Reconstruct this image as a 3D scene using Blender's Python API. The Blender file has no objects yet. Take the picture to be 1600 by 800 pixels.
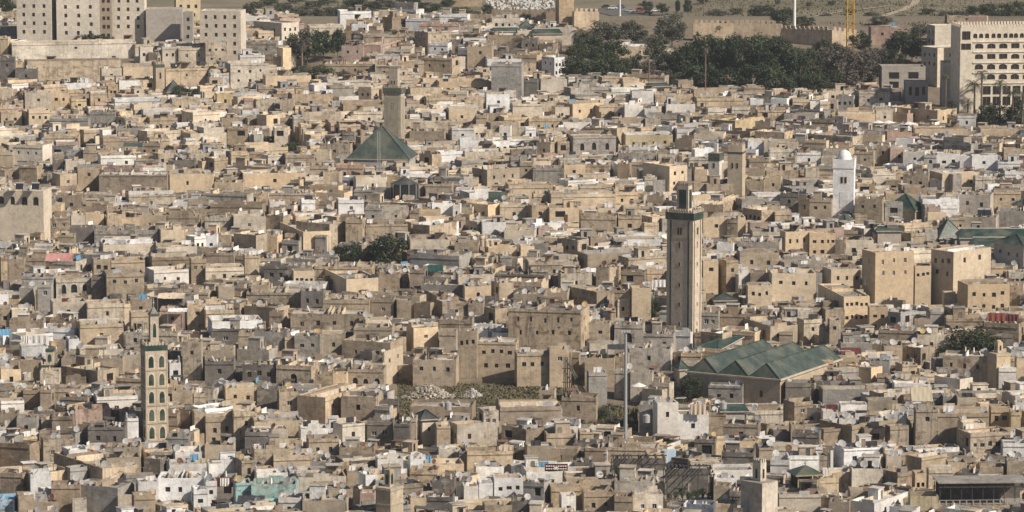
import bpy, math, random
import numpy as np
from mathutils import Vector, Matrix
random.seed(7)
rng = np.random.default_rng(7)
S = bpy.context.scene
COL = S.collection
# ---------------------------------------------------------------- camera, sky, sun, exposure
FPX, CX, CY, CZ, PITCH = 6000.0, 800.0, 400.0, 151.0, math.radians(7.6)
cam_d = bpy.data.cameras.new('camera')
cam_d.lens = 135.0; cam_d.sensor_width = 36.0; cam_d.clip_start = 1.0; cam_d.clip_end = 12000.0
cam = bpy.data.objects.new('camera', cam_d); COL.objects.link(cam)
cam.location = (0, 0, CZ); cam.rotation_euler = (math.pi/2 - PITCH, 0, 0)
S.camera = cam
SUN_EL, SUN_AZ = 39.0, 31.0          # elevation; degrees from screen right towards the camera
sdir = Vector((math.cos(math.radians(SUN_AZ))*math.cos(math.radians(SUN_EL)),
               -math.sin(math.radians(SUN_AZ))*math.cos(math.radians(SUN_EL)), math.sin(math.radians(SUN_EL))))
W = bpy.data.worlds.new('World'); S.world = W; W.use_nodes = True
wn = W.node_tree.nodes; wl = W.node_tree.links
bg = wn['Background']; sky = wn.new('ShaderNodeTexSky'); sky.sky_type = 'NISHITA'; sky.sun_disc = False
sky.sun_elevation = math.radians(SUN_EL)
sky.sun_rotation = math.atan2(sdir.x, sdir.y)
sky.altitude = 400; sky.air_density = 1.0; sky.dust_density = 2.2; sky.ozone_density = 1.0
wl.new(sky.outputs[0], bg.inputs[0]); bg.inputs[1].default_value = 0.055
sl = bpy.data.lights.new('sun', 'SUN'); sl.energy = 5.0; sl.angle = math.radians(0.55); sl.color = (1.0, 0.90, 0.77)
sun = bpy.data.objects.new('sun', sl); COL.objects.link(sun)
sun.rotation_euler = (-sdir).to_track_quat('-Z', 'Y').to_euler()
S.view_settings.view_transform = 'Standard'; S.view_settings.look = 'None'
S.view_settings.exposure = 0.18; S.view_settings.gamma = 1.0; S.view_settings.use_curve_mapping = False
S.cycles.max_bounces = 6; S.cycles.diffuse_bounces = 2; S.cycles.glossy_bounces = 2
S.cycles.volume_bounces = 0; S.cycles.transparent_max_bounces = 6

# ---------------------------------------------------------------- geometry of the view: real positions on the terrain
cp, sp = math.cos(PITCH), math.sin(PITCH)
GY = [-300, 690, 1000, 1200, 1350, 1425, 1480, 1550, 1700, 1750, 1950, 2400]
GZ = [-20, 0, 17, 34, 46, 51, 44, 44, 46, 50, 100, 190]
def ground(x, y):
    z = float(np.interp(y, GY, GZ))
    if y > 1470: z += 3.0*min(1.0, (y-1470)/40)*math.sin(x*.021+y*.011)*math.sin(y*.017+x*.006)
    return z
def ray(px, py):
    a = (px-CX)/FPX; b = (CY-py)/FPX
    return (a, cp + b*sp, -sp + b*cp)
def at_z(px, py, z):
    d = ray(px, py); t = (z-CZ)/d[2]
    return (d[0]*t, d[1]*t, z)
def spot(px, py, h=0.0):
    """the point h metres above the ground seen at this place of the photograph"""
    z = 5.0 + h
    for _ in range(25):
        p = at_z(px, py, z); z = 0.4*z + 0.6*(ground(p[0], p[1]) + h)
    return at_z(px, py, z)
def depth_of(p): return p[1]*cp - (p[2]-CZ)*sp
def proj(p):
    d = depth_of(p); u = p[1]*sp + (p[2]-CZ)*cp
    return (CX + FPX*p[0]/d, CY - FPX*u/d, d)

# ---------------------------------------------------------------- materials
def mat(name, col=(.5, .5, .5), rough=.9, metal=0.0, spec=.2):
    m = bpy.data.materials.new(name); m.use_nodes = True
    b = m.node_tree.nodes['Principled BSDF']
    b.inputs['Base Color'].default_value = (*col, 1); b.inputs['Roughness'].default_value = rough
    b.inputs['Metallic'].default_value = metal; b.inputs['Specular IOR Level'].default_value = spec
    return m
class NT:
    def __init__(s, m): s.t = m.node_tree; s.n = s.t.nodes; s.b = s.n['Principled BSDF']
    def new(s, k, **kw):
        n = s.n.new(k)
        for a, v in kw.items(): setattr(n, a, v)
        return n
    def link(s, a, b): s.t.links.new(a, b)
    def noise(s, vec, scale, detail=4, rough=.6):
        n = s.new('ShaderNodeTexNoise'); n.inputs['Scale'].default_value = scale
        n.inputs['Detail'].default_value = detail; n.inputs['Roughness'].default_value = rough
        s.link(vec, n.inputs['Vector']); return n.outputs['Fac']
    def mapr(s, v, a, b, c, d):
        n = s.new('ShaderNodeMapRange'); s.link(v, n.inputs[0])
        for i, x in enumerate((a, b, c, d)): n.inputs[1+i].default_value = x
        return n.outputs[0]
    def mix(s, f, a, b, kind='MIX'):
        n = s.new('ShaderNodeMix', data_type='RGBA', blend_type=kind)
        for k, x in ((0, f), (6, a), (7, b)):
            if isinstance(x, (int, float)): n.inputs[k].default_value = x
            elif isinstance(x, tuple): n.inputs[k].default_value = (*x, 1)
            else: s.link(x, n.inputs[k])
        return n.outputs[2]
    def mul(s, a, b):
        n = s.new('ShaderNodeMath', operation='MULTIPLY')
        for i, x in enumerate((a, b)):
            if isinstance(x, (int, float)): n.inputs[i].default_value = x
            else: s.link(x, n.inputs[i])
        return n.outputs[0]
    def scaled(s, vec, sc):
        n = s.new('ShaderNodeVectorMath', operation='MULTIPLY'); s.link(vec, n.inputs[0]); n.inputs[1].default_value = sc
        return n.outputs[0]
    def pos(s): return s.new('ShaderNodeNewGeometry').outputs['Position']
    def bump(s, h, st, dist):
        n = s.new('ShaderNodeBump'); n.inputs['Strength'].default_value = st; n.inputs['Distance'].default_value = dist
        s.link(h, n.inputs['Height']); s.link(n.outputs[0], s.b.inputs['Normal'])
def tinted(name, blotch=(.72, 1.18), age=1.0, grime=(.135, .12, .105), rough=.95, patch=(.50, .44, .36), mud=.58):
    """plaster, mud render, cement: own colour and age from the 'tint' attribute; blotches, fallen plaster, repairs, run-off streaks, soot"""
    m = mat(name, rough=rough, spec=.10); t = NT(m); p = t.pos()
    an = t.new('ShaderNodeAttribute', attribute_name='tint'); a = an.outputs['Color']; ag = t.mul(an.outputs['Alpha'], age)
    big = t.mapr(t.noise(p, .13, 3), .3, .7, blotch[0], blotch[1])
    mid = t.mapr(t.noise(p, .8, 6, .7), .3, .7, .80, 1.15)
    fine = t.mapr(t.noise(p, 3.0, 3, .7), .3, .7, .88, 1.10)
    c = t.mix(1.0, a, t.mul(big, t.mul(mid, fine)), 'MULTIPLY')
    peel = t.mapr(t.noise(t.scaled(p, (.42, .42, .62)), 1.0, 8, .68), .545, .585, 0, .75)          # plaster fallen off: darker wall beneath
    c = t.mix(t.mul(peel, ag), c, t.mix(1.0, c, (mud, mud*.93, mud*.84), 'MULTIPLY'))
    rep = t.mapr(t.noise(t.scaled(p, (.30, .30, .42)), 1.7, 3, .5), .60, .625, 0, .6)               # repairs in paler plaster
    c = t.mix(t.mul(rep, ag), c, t.mix(.6, c, patch))
    st = t.noise(t.scaled(p, (1.3, 1.3, .10)), 1.0, 6, .72)
    c = t.mix(t.mul(t.mapr(st, .50, .72, 0, .75), ag), c, grime)
    so = t.noise(t.scaled(p, (.55, .55, .9)), 1.0, 7, .78)
    c = t.mix(t.mul(t.mapr(so, .56, .66, 0, .78), ag), c, (.10, .09, .08))
    t.link(c, t.b.inputs['Base Color'])
    t.bump(t.noise(p, 1.6, 6, .75), .6, .16)
    return m
M = {}
M['plaster'] = tinted('weathered_plaster')
M['smooth'] = tinted('painted_render', (.88, 1.07), .34)
M['roof'] = tinted('flat_roof_screed', (.6, 1.2), 1.0, (.17, .155, .14), .95, (.58, .55, .50), .6)
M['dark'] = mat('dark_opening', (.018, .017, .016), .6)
M['pane'] = mat('window_glass', (.025, .027, .03), .18, 0, .5)
M['wood'] = tinted('old_timber', (.7, 1.2), .5)
M['metal'] = mat('galvanised_metal', (.42, .42, .42), .55, .35)
M['grey_paint'] = mat('grey_painted_steel', (.34, .35, .35), .5, .1)
M['white_paint'] = mat('white_paint', (.74, .73, .70), .6)
M['yellow_paint'] = mat('yellow_crane_paint', (.62, .36, .05), .5)
M['black_frame'] = mat('blackened_steel', (.055, .056, .052), .7)
M['trunk'] = mat('bark', (.14, .105, .075), .95)
M['palm_trunk'] = mat('palm_bark', (.20, .155, .11), .95)
def green_tile(name, base, worn, sc=1.0):
    m = mat(name, base, .42, 0, .45); t = NT(m); p = t.pos()
    w1 = t.noise(p, .35*sc, 5, .65); w2 = t.noise(t.scaled(p, (1.25, 1.25, .35)), 1.0, 4, .75)
    c = t.mix(t.mapr(w1, .42, .68, 0, .75), base, worn)
    c = t.mix(t.mapr(w2, .35, .62, 0, .7), c, tuple(x*.5 for x in base))
    c = t.mix(t.mapr(w2, .62, .74, 0, .5), c, tuple(min(.5, x*1.5+.05) for x in worn))
    c = t.mix(t.mapr(t.noise(p, .17, 4, .7), .45, .62, 0, .6), c, (.155, .155, .12))
    c = t.mix(t.mapr(t.noise(p, .9, 5, .75), .56, .68, 0, .6), c, (.10, .085, .06))
    t.link(c, t.b.inputs['Base Color']); t.bump(w2, .6, .15)
    return m
M['green'] = green_tile('green_glazed_tile', (.018, .055, .042), (.045, .08, .066))
M['green_pale'] = green_tile('weathered_green_tile', (.05, .078, .064), (.115, .13, .108))
M['tile_panel'] = green_tile('green_zellige', (.012, .043, .034), (.028, .064, .052))
M['slate'] = green_tile('dark_grey_tile', (.055, .06, .06), (.10, .10, .095))
def leafmat(name, a, b):
    m = mat(name, a, .75, 0, .2); t = NT(m)
    r = t.new('ShaderNodeNewGeometry').outputs['Random Per Island']
    c = t.mix(r, a, b); c = t.mix(t.mapr(t.noise(t.pos(), .5, 2), .35, .65, 0, .6), c, tuple(x*.6 for x in a))
    t.link(c, t.b.inputs['Base Color'])
    t.b.inputs['Subsurface Weight'].default_value = 0
    return m
M['leaf_dark'] = leafmat('leaf_dark', (.026, .040, .022), (.075, .095, .045))
M['leaf_mid'] = leafmat('leaf_mid', (.045, .062, .033), (.11, .13, .065))
M['leaf_olive'] = leafmat('leaf_olive', (.075, .083, .058), (.13, .135, .095))
M['leaf_dry'] = leafmat('leaf_dry', (.095, .082, .068), (.155, .135, .11))
M['leaf_palm'] = leafmat('leaf_palm', (.075, .083, .05), (.14, .135, .085))
M['grass'] = leafmat('dry_grass', (.12, .11, .06), (.21, .18, .10))
# cloths and other single colours
def cloth(name, c, rough=.85): M[name] = mat(name, c, rough); return M[name]
cloth('cloth_pink', (.45, .23, .21)); cloth('cloth_white', (.70, .68, .66)); cloth('cloth_blue', (.13, .30, .46))
cloth('cloth_maroon', (.12, .04, .04)); cloth('cloth_green', (.02, .065, .055)); cloth('cloth_tan', (.42, .37, .27))
cloth('cloth_red', (.25, .08, .06)); cloth('cloth_dark', (.05, .05, .055)); cloth('cloth_sand', (.55, .45, .34))
cloth('cloth_teal', (.25, .52, .50)); cloth('cloth_salmon', (.62, .38, .30))
def dishmat(name, a, b):
    m = mat(name, a, .6, 0, .3); t = NT(m)
    n = t.noise(t.pos(), 1.3, 4, .7); t.link(t.mix(t.mapr(n, .4, .68, 0, .8), a, b), t.b.inputs['Base Color']); return m
M['dish'] = dishmat('dish_grey_enamel', (.47, .465, .46), (.36, .34, .32))
M['dish_dull'] = dishmat('dish_dull_grey', (.36, .36, .36), (.27, .25, .23))
M['dish_rust'] = dishmat('dish_rusted', (.19, .095, .06), (.11, .06, .045))
M['dish_yellow'] = dishmat('dish_yellowed', (.50, .37, .18), (.40, .28, .14))
# the ground sheet: trodden earth in the town, dry grass on the far slopes
m = mat('earth_and_dry_grass', (.2, .17, .12), 1.0, 0, .05); t = NT(m); p = t.pos()
sx = t.new('ShaderNodeSeparateXYZ'); t.link(p, sx.inputs[0])
earth = t.mix(t.mapr(t.noise(p, .3, 6, .7), .3, .7, 0, 1), (.13, .105, .08), (.25, .205, .155))
gr = t.mix(t.mapr(t.noise(t.scaled(p, (.012, .03, .02)), 1.0, 6, .65), .35, .65, 0, 1), (.135, .122, .085), (.25, .215, .16))
gr = t.mix(t.mapr(t.noise(p, .25, 5, .75), .5, .75, 0, .5), gr, (.095, .09, .062))
hill = t.mapr(sx.outputs[1], 1380, 1440, 0, 1)
t.link(t.mix(hill, earth, gr), t.b.inputs['Base Color']); t.bump(t.noise(p, .6, 6, .7), .7, .5)
M['ground'] = m
M['path'] = mat('pale_dirt_path', (.36, .31, .23), 1.0, 0, .05)
M['asphalt'] = mat('grey_asphalt', (.12, .115, .11), .95)

COLS = {'t': (.45, .37, .275), 'o': (.615, .495, .35), 'c': (.61, .54, .44), 'w': (.77, .75, .72), 'g': (.35, .33, .30),
        'b': (.33, .265, .20), 'd': (.205, .185, .165), 'p': (.47, .35, .29), 's': (.47, .425, .37), 'y': (.59, .48, .30),
        'u': (.46, .60, .74), 'k': (.38, .56, .545), 'n': (.20, .235, .30)}
CWORD = {'t': 'tan', 'o': 'ochre', 'c': 'cream', 'w': 'white', 'g': 'grey cement', 'b': 'brown earthen', 'd': 'dark stained',
         'p': 'pinkish', 's': 'grey-beige', 'y': 'yellow', 'u': 'light blue', 'k': 'teal', 'n': 'slate-blue'}
ROOFS = [(.46, .41, .34), (.40, .36, .31), (.52, .48, .42), (.34, .30, .25), (.60, .57, .53), (.44, .37, .28), (.28, .25, .22)]
WOODT = (.17, .12, .08)
def vary(c, k=.17):
    f = 1 + random.uniform(-k, k); h = random.uniform(-.035, .035)
    return (min(.82, c[0]*f*(1+h)), min(.82, c[1]*f), min(.82, c[2]*f*(1-h*1.5)))

# ---------------------------------------------------------------- mesh collector
class MB:
    def __init__(s): s.v = []; s.f = []; s.m = []; s.t = []
    def quad(s, a, b, c, d, m='plaster', t=(.5, .5, .5)):
        i = len(s.v); s.v += [tuple(a), tuple(b), tuple(c), tuple(d)]; s.f.append((i, i+1, i+2, i+3)); s.m.append(m); s.t.append(t)
    def tri(s, a, b, c, m='plaster', t=(.5, .5, .5)):
        i = len(s.v); s.v += [tuple(a), tuple(b), tuple(c)]; s.f.append((i, i+1, i+2)); s.m.append(m); s.t.append(t)
    def hexa(s, p, m='plaster', t=(.5, .5, .5), top=None, bottom=True):
        """p: four lower corners then four upper ones, both counter-clockwise; one welded solid"""
        i = len(s.v); s.v += [tuple(q) for q in p]
        for k in range(4):
            s.f.append((i+k, i+(k+1) % 4, i+4+(k+1) % 4, i+4+k)); s.m.append(m); s.t.append(t)
        s.f.append((i+4, i+5, i+6, i+7)); s.m.append(top[0] if top else m); s.t.append(top[1] if top else t)
        if bottom: s.f.append((i+3, i+2, i+1, i)); s.m.append(m); s.t.append(t)
    def box(s, F, a0, a1, b0, b1, z0, z1, m='plaster', t=(.5, .5, .5), top=None):
        s.hexa([F(a0, b0, z0), F(a1, b0, z0), F(a1, b1, z0), F(a0, b1, z0), F(a0, b0, z1), F(a1, b0, z1), F(a1, b1, z1), F(a0, b1, z1)], m, t, top)
    def poly(s, pts, m='plaster', t=(.5, .5, .5)):
        i = len(s.v); s.v += [tuple(q) for q in pts]; s.f.append(tuple(range(i, i+len(pts)))); s.m.append(m); s.t.append(t)
    def prism(s, pts, off, m='plaster', t=(.5, .5, .5)):
        """closed solid: polygon pts extruded by vector off"""
        n = len(pts); i = len(s.v); q = [tuple(a+b for a, b in zip(x, off)) for x in pts]
        s.v += [tuple(x) for x in pts] + q
        s.f.append(tuple(range(i, i+n))); s.f.append(tuple(range(i+2*n-1, i+n-1, -1)))
        for k in range(n): s.f.append((i+k, i+(k+1) % n, i+n+(k+1) % n, i+n+k))
        s.m += [m]*(n+2); s.t += [t]*(n+2)
    def tube(s, p, q, r0, r1=None, n=6, m='metal', t=(.5, .5, .5)):
        r1 = r0 if r1 is None else r1
        p = Vector(p); q = Vector(q); d = (q-p).normalized()
        x = d.orthogonal().normalized(); y = d.cross(x); i = len(s.v)
        for c, r in ((p, r0), (q, r1)):
            for k in range(n):
                a = 2*math.pi*k/n; s.v.append(tuple(c + x*math.cos(a)*r + y*math.sin(a)*r))
        for k in range(n): s.f.append((i+k, i+(k+1) % n, i+n+(k+1) % n, i+n+k))
        s.f.append(tuple(range(i+n-1, i-1, -1))); s.f.append(tuple(range(i+n, i+2*n)))
        s.m += [m]*(n+2); s.t += [t]*(n+2)
    def merge(s, o):
        k = len(s.v); s.v += o.v; s.f += [tuple(i+k for i in f) for f in o.f]; s.m += o.m; s.t += o.t
    def mesh(s, name, off=(0, 0, 0), smooth=False):
        me = bpy.data.meshes.new(name)
        V = np.array(s.v, dtype=np.float64) - np.array(off)
        _, first, inv = np.unique(np.round(V*2000).astype(np.int64), axis=0, return_index=True, return_inverse=True)
        inv = inv.ravel(); F_ = []; keep = []
        for k, f in enumerate(s.f):                       # weld equal corners, drop faces that collapse
            g = tuple(inv[i] for i in f)
            if len(set(g)) == len(g): F_.append(g); keep.append(k)
        s_m = [s.m[k] for k in keep]; s_t = [s.t[k] for k in keep]
        me.from_pydata(V[first].tolist(), [], F_)
        used = []
        idx = {}
        for k in s_m:
            if k not in idx: idx[k] = len(used); used.append(k); me.materials.append(M[k])
        if F_:
            me.polygons.foreach_set('material_index', np.array([idx[k] for k in s_m], dtype=np.int32))
            at = me.attributes.new('tint', 'FLOAT_COLOR', 'FACE')
            arr = np.ones((len(F_), 4), dtype=np.float32); arr[:, :3] = np.array([q[:3] for q in s_t], dtype=np.float32); arr[:, 3] = [q[3] if len(q) > 3 else .6 for q in s_t]
            at.data.foreach_set('color', arr.ravel())
            if smooth: me.polygons.foreach_set('use_smooth', np.ones(len(F_), dtype=bool))
        me.update()
        return me
    def build(s, name, root=None, kind=None, smooth=False):
        off = root['_o'] if root is not None and '_o' in root else (0, 0, 0)
        o = bpy.data.objects.new(name, s.mesh(name, off, smooth)); COL.objects.link(o)
        if root is not None: o.parent = root; o['_o'] = off
        if kind: o['kind'] = kind
        return o
def tag(o, label=None, cat=None, group=None, kind=None):
    if label: o['label'] = label
    if cat: o['category'] = cat
    if group: o['group'] = group
    if kind: o['kind'] = kind
    return o
ROOTS = []
def thing(name, loc, label=None, cat=None, group=None):
    o = bpy.data.objects.new(name, None); COL.objects.link(o)
    o.location = loc; o['_o'] = tuple(loc); o.empty_display_size = .5; ROOTS.append(o)
    return tag(o, label, cat, group)
def solo(mb, name, loc, label, cat, group=None, smooth=False):
    """a thing that is one mesh, origin at its base"""
    o = bpy.data.objects.new(name, mb.mesh(name, loc, smooth)); COL.objects.link(o); o.location = loc
    return tag(o, label, cat, group)
def place(mesh, name, parent, loc, rz=0.0, scale=(1, 1, 1)):
    o = bpy.data.objects.new(name, mesh); COL.objects.link(o)
    po = parent['_o'] if parent is not None and '_o' in parent else (0, 0, 0)
    o.location = (loc[0]-po[0], loc[1]-po[1], loc[2]-po[2]); o.rotation_euler = (0, 0, rz); o.scale = scale
    if parent is not None: o.parent = parent
    return o
# ---------------------------------------------------------------- frames on the terrain, occupied ground, sight lines kept free
GX0, GY0, GN, GM = -240, 680, 480, 860
OCC = np.zeros((GM, GN), dtype=bool)                 # 1 m cells of built ground
KEYB = np.full((420, 820), np.inf)                   # the same for landmarks, which nothing may hide
PROT = np.full((420, 820), np.inf)                   # distance of what the photograph shows there, two photo pixels a cell
def mark(F, w1, w2, grow=0.0):
    n1 = max(2, int((w1+2*grow)/.7)); n2 = max(2, int((w2+2*grow)/.7))
    A, B = np.meshgrid(np.linspace(-grow, w1+grow, n1), np.linspace(-grow, w2+grow, n2))
    X = F.P[0] + F.e1[0]*A + F.e2[0]*B; Y = F.P[1] + F.e1[1]*A + F.e2[1]*B
    i = (Y-GY0).astype(int).ravel(); j = (X-GX0).astype(int).ravel()
    ok = (i >= 0) & (i < GM) & (j >= 0) & (j < GN)
    return i[ok], j[ok]
def protect(x0, x1, y0, y1, d, key=False):
    a, b, c, e = [int(round(v/2)) for v in (x0, x1, y0, y1)]
    a = max(0, a+5); b = min(819, b+5); c = max(0, c+5); e = min(419, e+5)
    if b > a and e > c: PROT[c:e, a:b] = np.minimum(PROT[c:e, a:b], d)
    if key and b > a and e > c: KEYB[c:e, a:b] = np.minimum(KEYB[c:e, a:b], d)
class Frame:
    """near corner of a box, its right-hand face along e1 and its left-hand face along e2"""
    def __init__(s, P, zb, r, phi):
        u = (math.cos(phi), -math.sin(phi)); v = (math.sin(phi), math.cos(phi))
        s.P = P; s.zb = zb; s.d = depth_of((P[0], P[1], zb)); s.sc = FPX/s.d
        s.e1 = (math.cos(r)*u[0]+math.sin(r)*v[0], math.cos(r)*u[1]+math.sin(r)*v[1])
        s.e2 = (-math.sin(r)*u[0]+math.cos(r)*v[0], -math.sin(r)*u[1]+math.cos(r)*v[1])
    def __call__(s, a, b, z):
        return (s.P[0]+s.e1[0]*a+s.e2[0]*b, s.P[1]+s.e1[1]*a+s.e2[1]*b, s.zb+z)
    def sub(s, a, b, z):
        g = Frame.__new__(Frame); g.P = s(a, b, z); g.zb = s.zb+z; g.e1 = s.e1; g.e2 = s.e2; return g
def solve(xl, xc, xr, yt, h, R=None, D=None):
    P = spot(xc, yt, h); d = depth_of(P); sc = FPX/d
    a = max(.05, (xc-xl)/sc); b = max(.05, (xr-xc)/sc)
    if R is not None: r = math.radians(R); w1 = b/math.cos(r); w2 = a/math.sin(r)
    elif a <= b:
        w = D or min(max(.8*b, 4.5), 9.5); w = max(w, a*1.04)
        r = math.asin(min(.999, a/w)); r = max(r, math.radians(6)); w1 = b/math.cos(r); w2 = w
    else:
        w = D or min(max(.8*a, 4.5), 9.5); w = max(w, b*1.04)
        r = math.acos(min(.999, b/w)); r = min(r, math.radians(85)); w1 = w; w2 = a/math.sin(r)
    phi = math.atan((xc-CX)/FPX)
    F = Frame((P[0], P[1]), P[2]-h, r, phi); F.sc = sc; F.d = d
    return F, w1, w2
def faceR(F, w1, w2):
    def Q(s, z, t=0.0): return F(s, -t, z)
    Q.w = w1; Q.rz = math.atan2(F.e1[1], F.e1[0]); Q.n = (-F.e2[0], -F.e2[1]); return Q
def faceL(F, w1, w2):
    def Q(s, z, t=0.0): return F(-t, w2-s, z)
    Q.w = w2; Q.rz = math.atan2(-F.e2[1], -F.e2[0]); Q.n = (-F.e1[0], -F.e1[1]); return Q
def faceBack(F, w1, w2):
    def Q(s, z, t=0.0): return F(w1-s, w2+t, z)
    Q.w = w1; return Q
def faceFar(F, w1, w2):
    def Q(s, z, t=0.0): return F(w1+t, s, z)
    Q.w = w2; return Q
def panel(mb, Q, z0, z1, ops, tint, jit, m='plaster', deep=.24, cuts=()):
    """a wall with real openings: jit(s) is the uneven top edge; ops = (s0, s1, h0, h1)"""
    L = Q.w; ss = {0.0, L} | set(cuts)
    n = max(1, int(L/1.7))
    for k in range(1, n): ss.add(round(L*k/n, 4))
    zz = {z0, z1}
    for o in ops: ss |= {o[0], o[1]}; zz |= {o[2], o[3]}
    ss = sorted(ss); zz = sorted(zz)
    def hole(s, z): return any(o[0] < s < o[1] and o[2] < z < o[3] for o in ops)
    for i in range(len(ss)-1):
        for j in range(len(zz)-1):
            a, b, c, d = ss[i], ss[i+1], zz[j], zz[j+1]
            if hole((a+b)/2, (c+d)/2): continue
            ta = jit(a) if j == len(zz)-2 else 0; tb = jit(b) if j == len(zz)-2 else 0
            mb.quad(Q(a, c), Q(b, c), Q(b, d+tb), Q(a, d+ta), m, tint)
    for a, b, c, d in ops:
        for p, q, r_, s_ in (((a, c), (b, c), 0, 0), ((b, c), (b, d), 0, 0), ((b, d), (a, d), 0, 0), ((a, d), (a, c), 0, 0)):
            mb.quad(Q(*p), Q(*q), Q(*q, -deep), Q(*p, -deep), m, tint)
    return ss
def shell(mw, mr, F, w1, w2, h, ph, tint, rooft, opR=(), opL=(), crumble=.10, m='plaster', th=.28, below=1.5, steps=.12):
    """four walls with uneven parapet, capped, and the sunken flat roof"""
    cj = [random.uniform(-crumble, crumble) for _ in range(4)]
    faces = ((faceR(F, w1, w2), opR, cj[0], cj[1]), (faceFar(F, w1, w2), (), cj[1], cj[2]),
             (faceBack(F, w1, w2), (), cj[2], cj[3]), (faceL(F, w1, w2), opL, cj[3], cj[0]))
    if crumble > .05: tint = (*tint[:3], random.uniform(.35, 1.4)*(.3 if tint[0] > .66 else 1)); cap = tuple(c*.70 for c in tint[:3])+(1.0,)
    else: cap = tuple(c*.9 for c in tint[:3])
    rooft = (*rooft[:3], random.uniform(.5, 1.2))
    for Q, ops, j0, j1 in faces:
        L = Q.w; tab = {}
        lo = hi = up = 0
        if crumble > .05 and L > 3 and random.random() < steps:      # part of the parapet raised as a screen wall
            lo = round(random.uniform(.1, .55)*L, 3); hi = round(min(lo+random.uniform(.25, .5)*L, L-.3), 3); up = random.uniform(.4, 1.1)
        def jit(s, L=L, j0=j0, j1=j1, tab=tab, lo=lo, hi=hi, up=up):
            k = round(s, 3)
            if k <= .001: return j0
            if k >= L-.001: return j1
            if k not in tab: tab[k] = random.uniform(-crumble, crumble) + (up if lo+.01 < k < hi-.01 else 0)
            return tab[k]
        ss = panel(mw, Q, -below, h, list(ops), tint, jit, m, cuts=(lo, round(lo+.04, 3), round(hi-.04, 3), hi) if up else ())
        ins = lambda s: Q(min(max(s, th), L-th), 0, -th)
        for a, b in zip(ss[:-1], ss[1:]):
            za, zb = h+jit(a), h+jit(b)
            ia, ib = Q(min(max(a, th), L-th), za, -th), Q(min(max(b, th), L-th), zb, -th)
            mw.quad(Q(a, za), Q(b, zb), ib, ia, m, cap)
            ja, jb = (ia[0], ia[1], F.zb+h-ph), (ib[0], ib[1], F.zb+h-ph)
            mw.quad(ia, ib, jb, ja, m, tint)
    z = h-ph+.02; e = .02
    mr.quad(F(e, e, z), F(w1-e, e, z), F(w1-e, w2-e, z), F(e, w2-e, z), 'roof', rooft)
# ---- shared small meshes: windows, doors, arches (unit size, x across, z up, facing -y)
def unit_window(kind):
    b = MB(); fr = {'plain': ('plaster', (.40, .33, .25)), 'white': ('white_paint', (.7,)*3), 'brown': ('wood', (.16, .10, .06)), 'blue': ('wood', (.10, .16, .22))}[kind]
    e = .07; y0 = -.05
    O = [(-.5, y0, 0), (.5, y0, 0), (.5, y0, 1), (-.5, y0, 1)]
    cells = [(-.5+e, .5-e)] if kind == 'plain' else [(-.5+e, -.03), (.03, .5-e)]
    zl, zh = e, 1-e
    xs = sorted({-.5, .5} | {x for c in cells for x in c}); zs = [0, zl, zh, 1]
    for i in range(len(xs)-1):
        for j in range(3):
            xm = (xs[i]+xs[i+1])/2
            inside = j == 1 and any(c[0] < xm < c[1] for c in cells)
            p = [(xs[i], y0, zs[j]), (xs[i+1], y0, zs[j]), (xs[i+1], y0, zs[j+1]), (xs[i], y0, zs[j+1])]
            if not inside: b.quad(*p, *fr)
            else:
                q = [(x, 0, z) for x, _, z in p]
                b.quad(*q, 'pane')
                for k in range(4): b.quad(p[k], p[(k+1) % 4], q[(k+1) % 4], q[k], *fr)
    return b.mesh('window')
WIN = {k: unit_window(k) for k in ('plain', 'white', 'brown', 'blue')}
def unit_dark():
    b = MB(); b.quad((-.5, 0, 0), (.5, 0, 0), (.5, 0, 1), (-.5, 0, 1), 'dark'); return b.mesh('opening')
DARK = unit_dark()
def unit_door(t):
    b = MB(); zs = [0, .08, .5, .92, 1]; xs = [-.5, -.4, .4, .5]
    for i in range(3):
        for j in range(4):
            y = .05 if (i == 1 and j in (1, 2)) else 0
            b.quad((xs[i], y, zs[j]), (xs[i+1], y, zs[j]), (xs[i+1], y, zs[j+1]), (xs[i], y, zs[j+1]), 'wood', t)
    return b.mesh('door')
DOORS = [unit_door((.13, .085, .055)), unit_door((.09, .10, .10)), unit_door((.26, .22, .17))]
def arch_pts(n=10, spring=.55, peak=.98, half=.5, horseshoe=.0):
    out = []
    for k in range(n+1):
        a = math.pi*k/n; out.append((-half*math.cos(a), spring+(peak-spring)*math.sin(a)**.9))
    return out
def unit_arch(tint, mname='plaster'):
    """what fills a square-headed opening above its arch"""
    b = MB(); pts = arch_pts()
    for (x0, z0), (x1, z1) in zip(pts[:-1], pts[1:]):
        b.quad((x0, 0, z0), (x1, 0, z1), (x1, 0, 1), (x0, 0, 1), mname, tint)
        b.quad((x0, 0, z0), (x1, 0, z1), (x1, .2, z1), (x0, .2, z0), mname, tint)
    return b.mesh('arch')
ARCH = {}
def arch_mesh(tint):
    k = tuple(round(c, 2) for c in tint)
    if k not in ARCH: ARCH[k] = unit_arch(k)
    return ARCH[k]
def arch_panel(mb, Q, s0, s1, z0, z1, t0, t1, m, tint=(.5,)*3, spring=.55):
    """a solid with an arched head lying on a face, from offset t0 to t1"""
    w = s1-s0; c = (s0+s1)/2
    pts = [(s0, z0), (s1, z0)] + [(c-x*w, z0+z*(z1-z0)) for x, z in arch_pts(8, spring, 1.0)]
    A = [Q(s, z, t0) for s, z in pts]; B = [Q(s, z, t1) for s, z in pts]
    off = tuple(b-a for a, b in zip(A[0], B[0])); mb.prism(A, off, m, tint)
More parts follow.
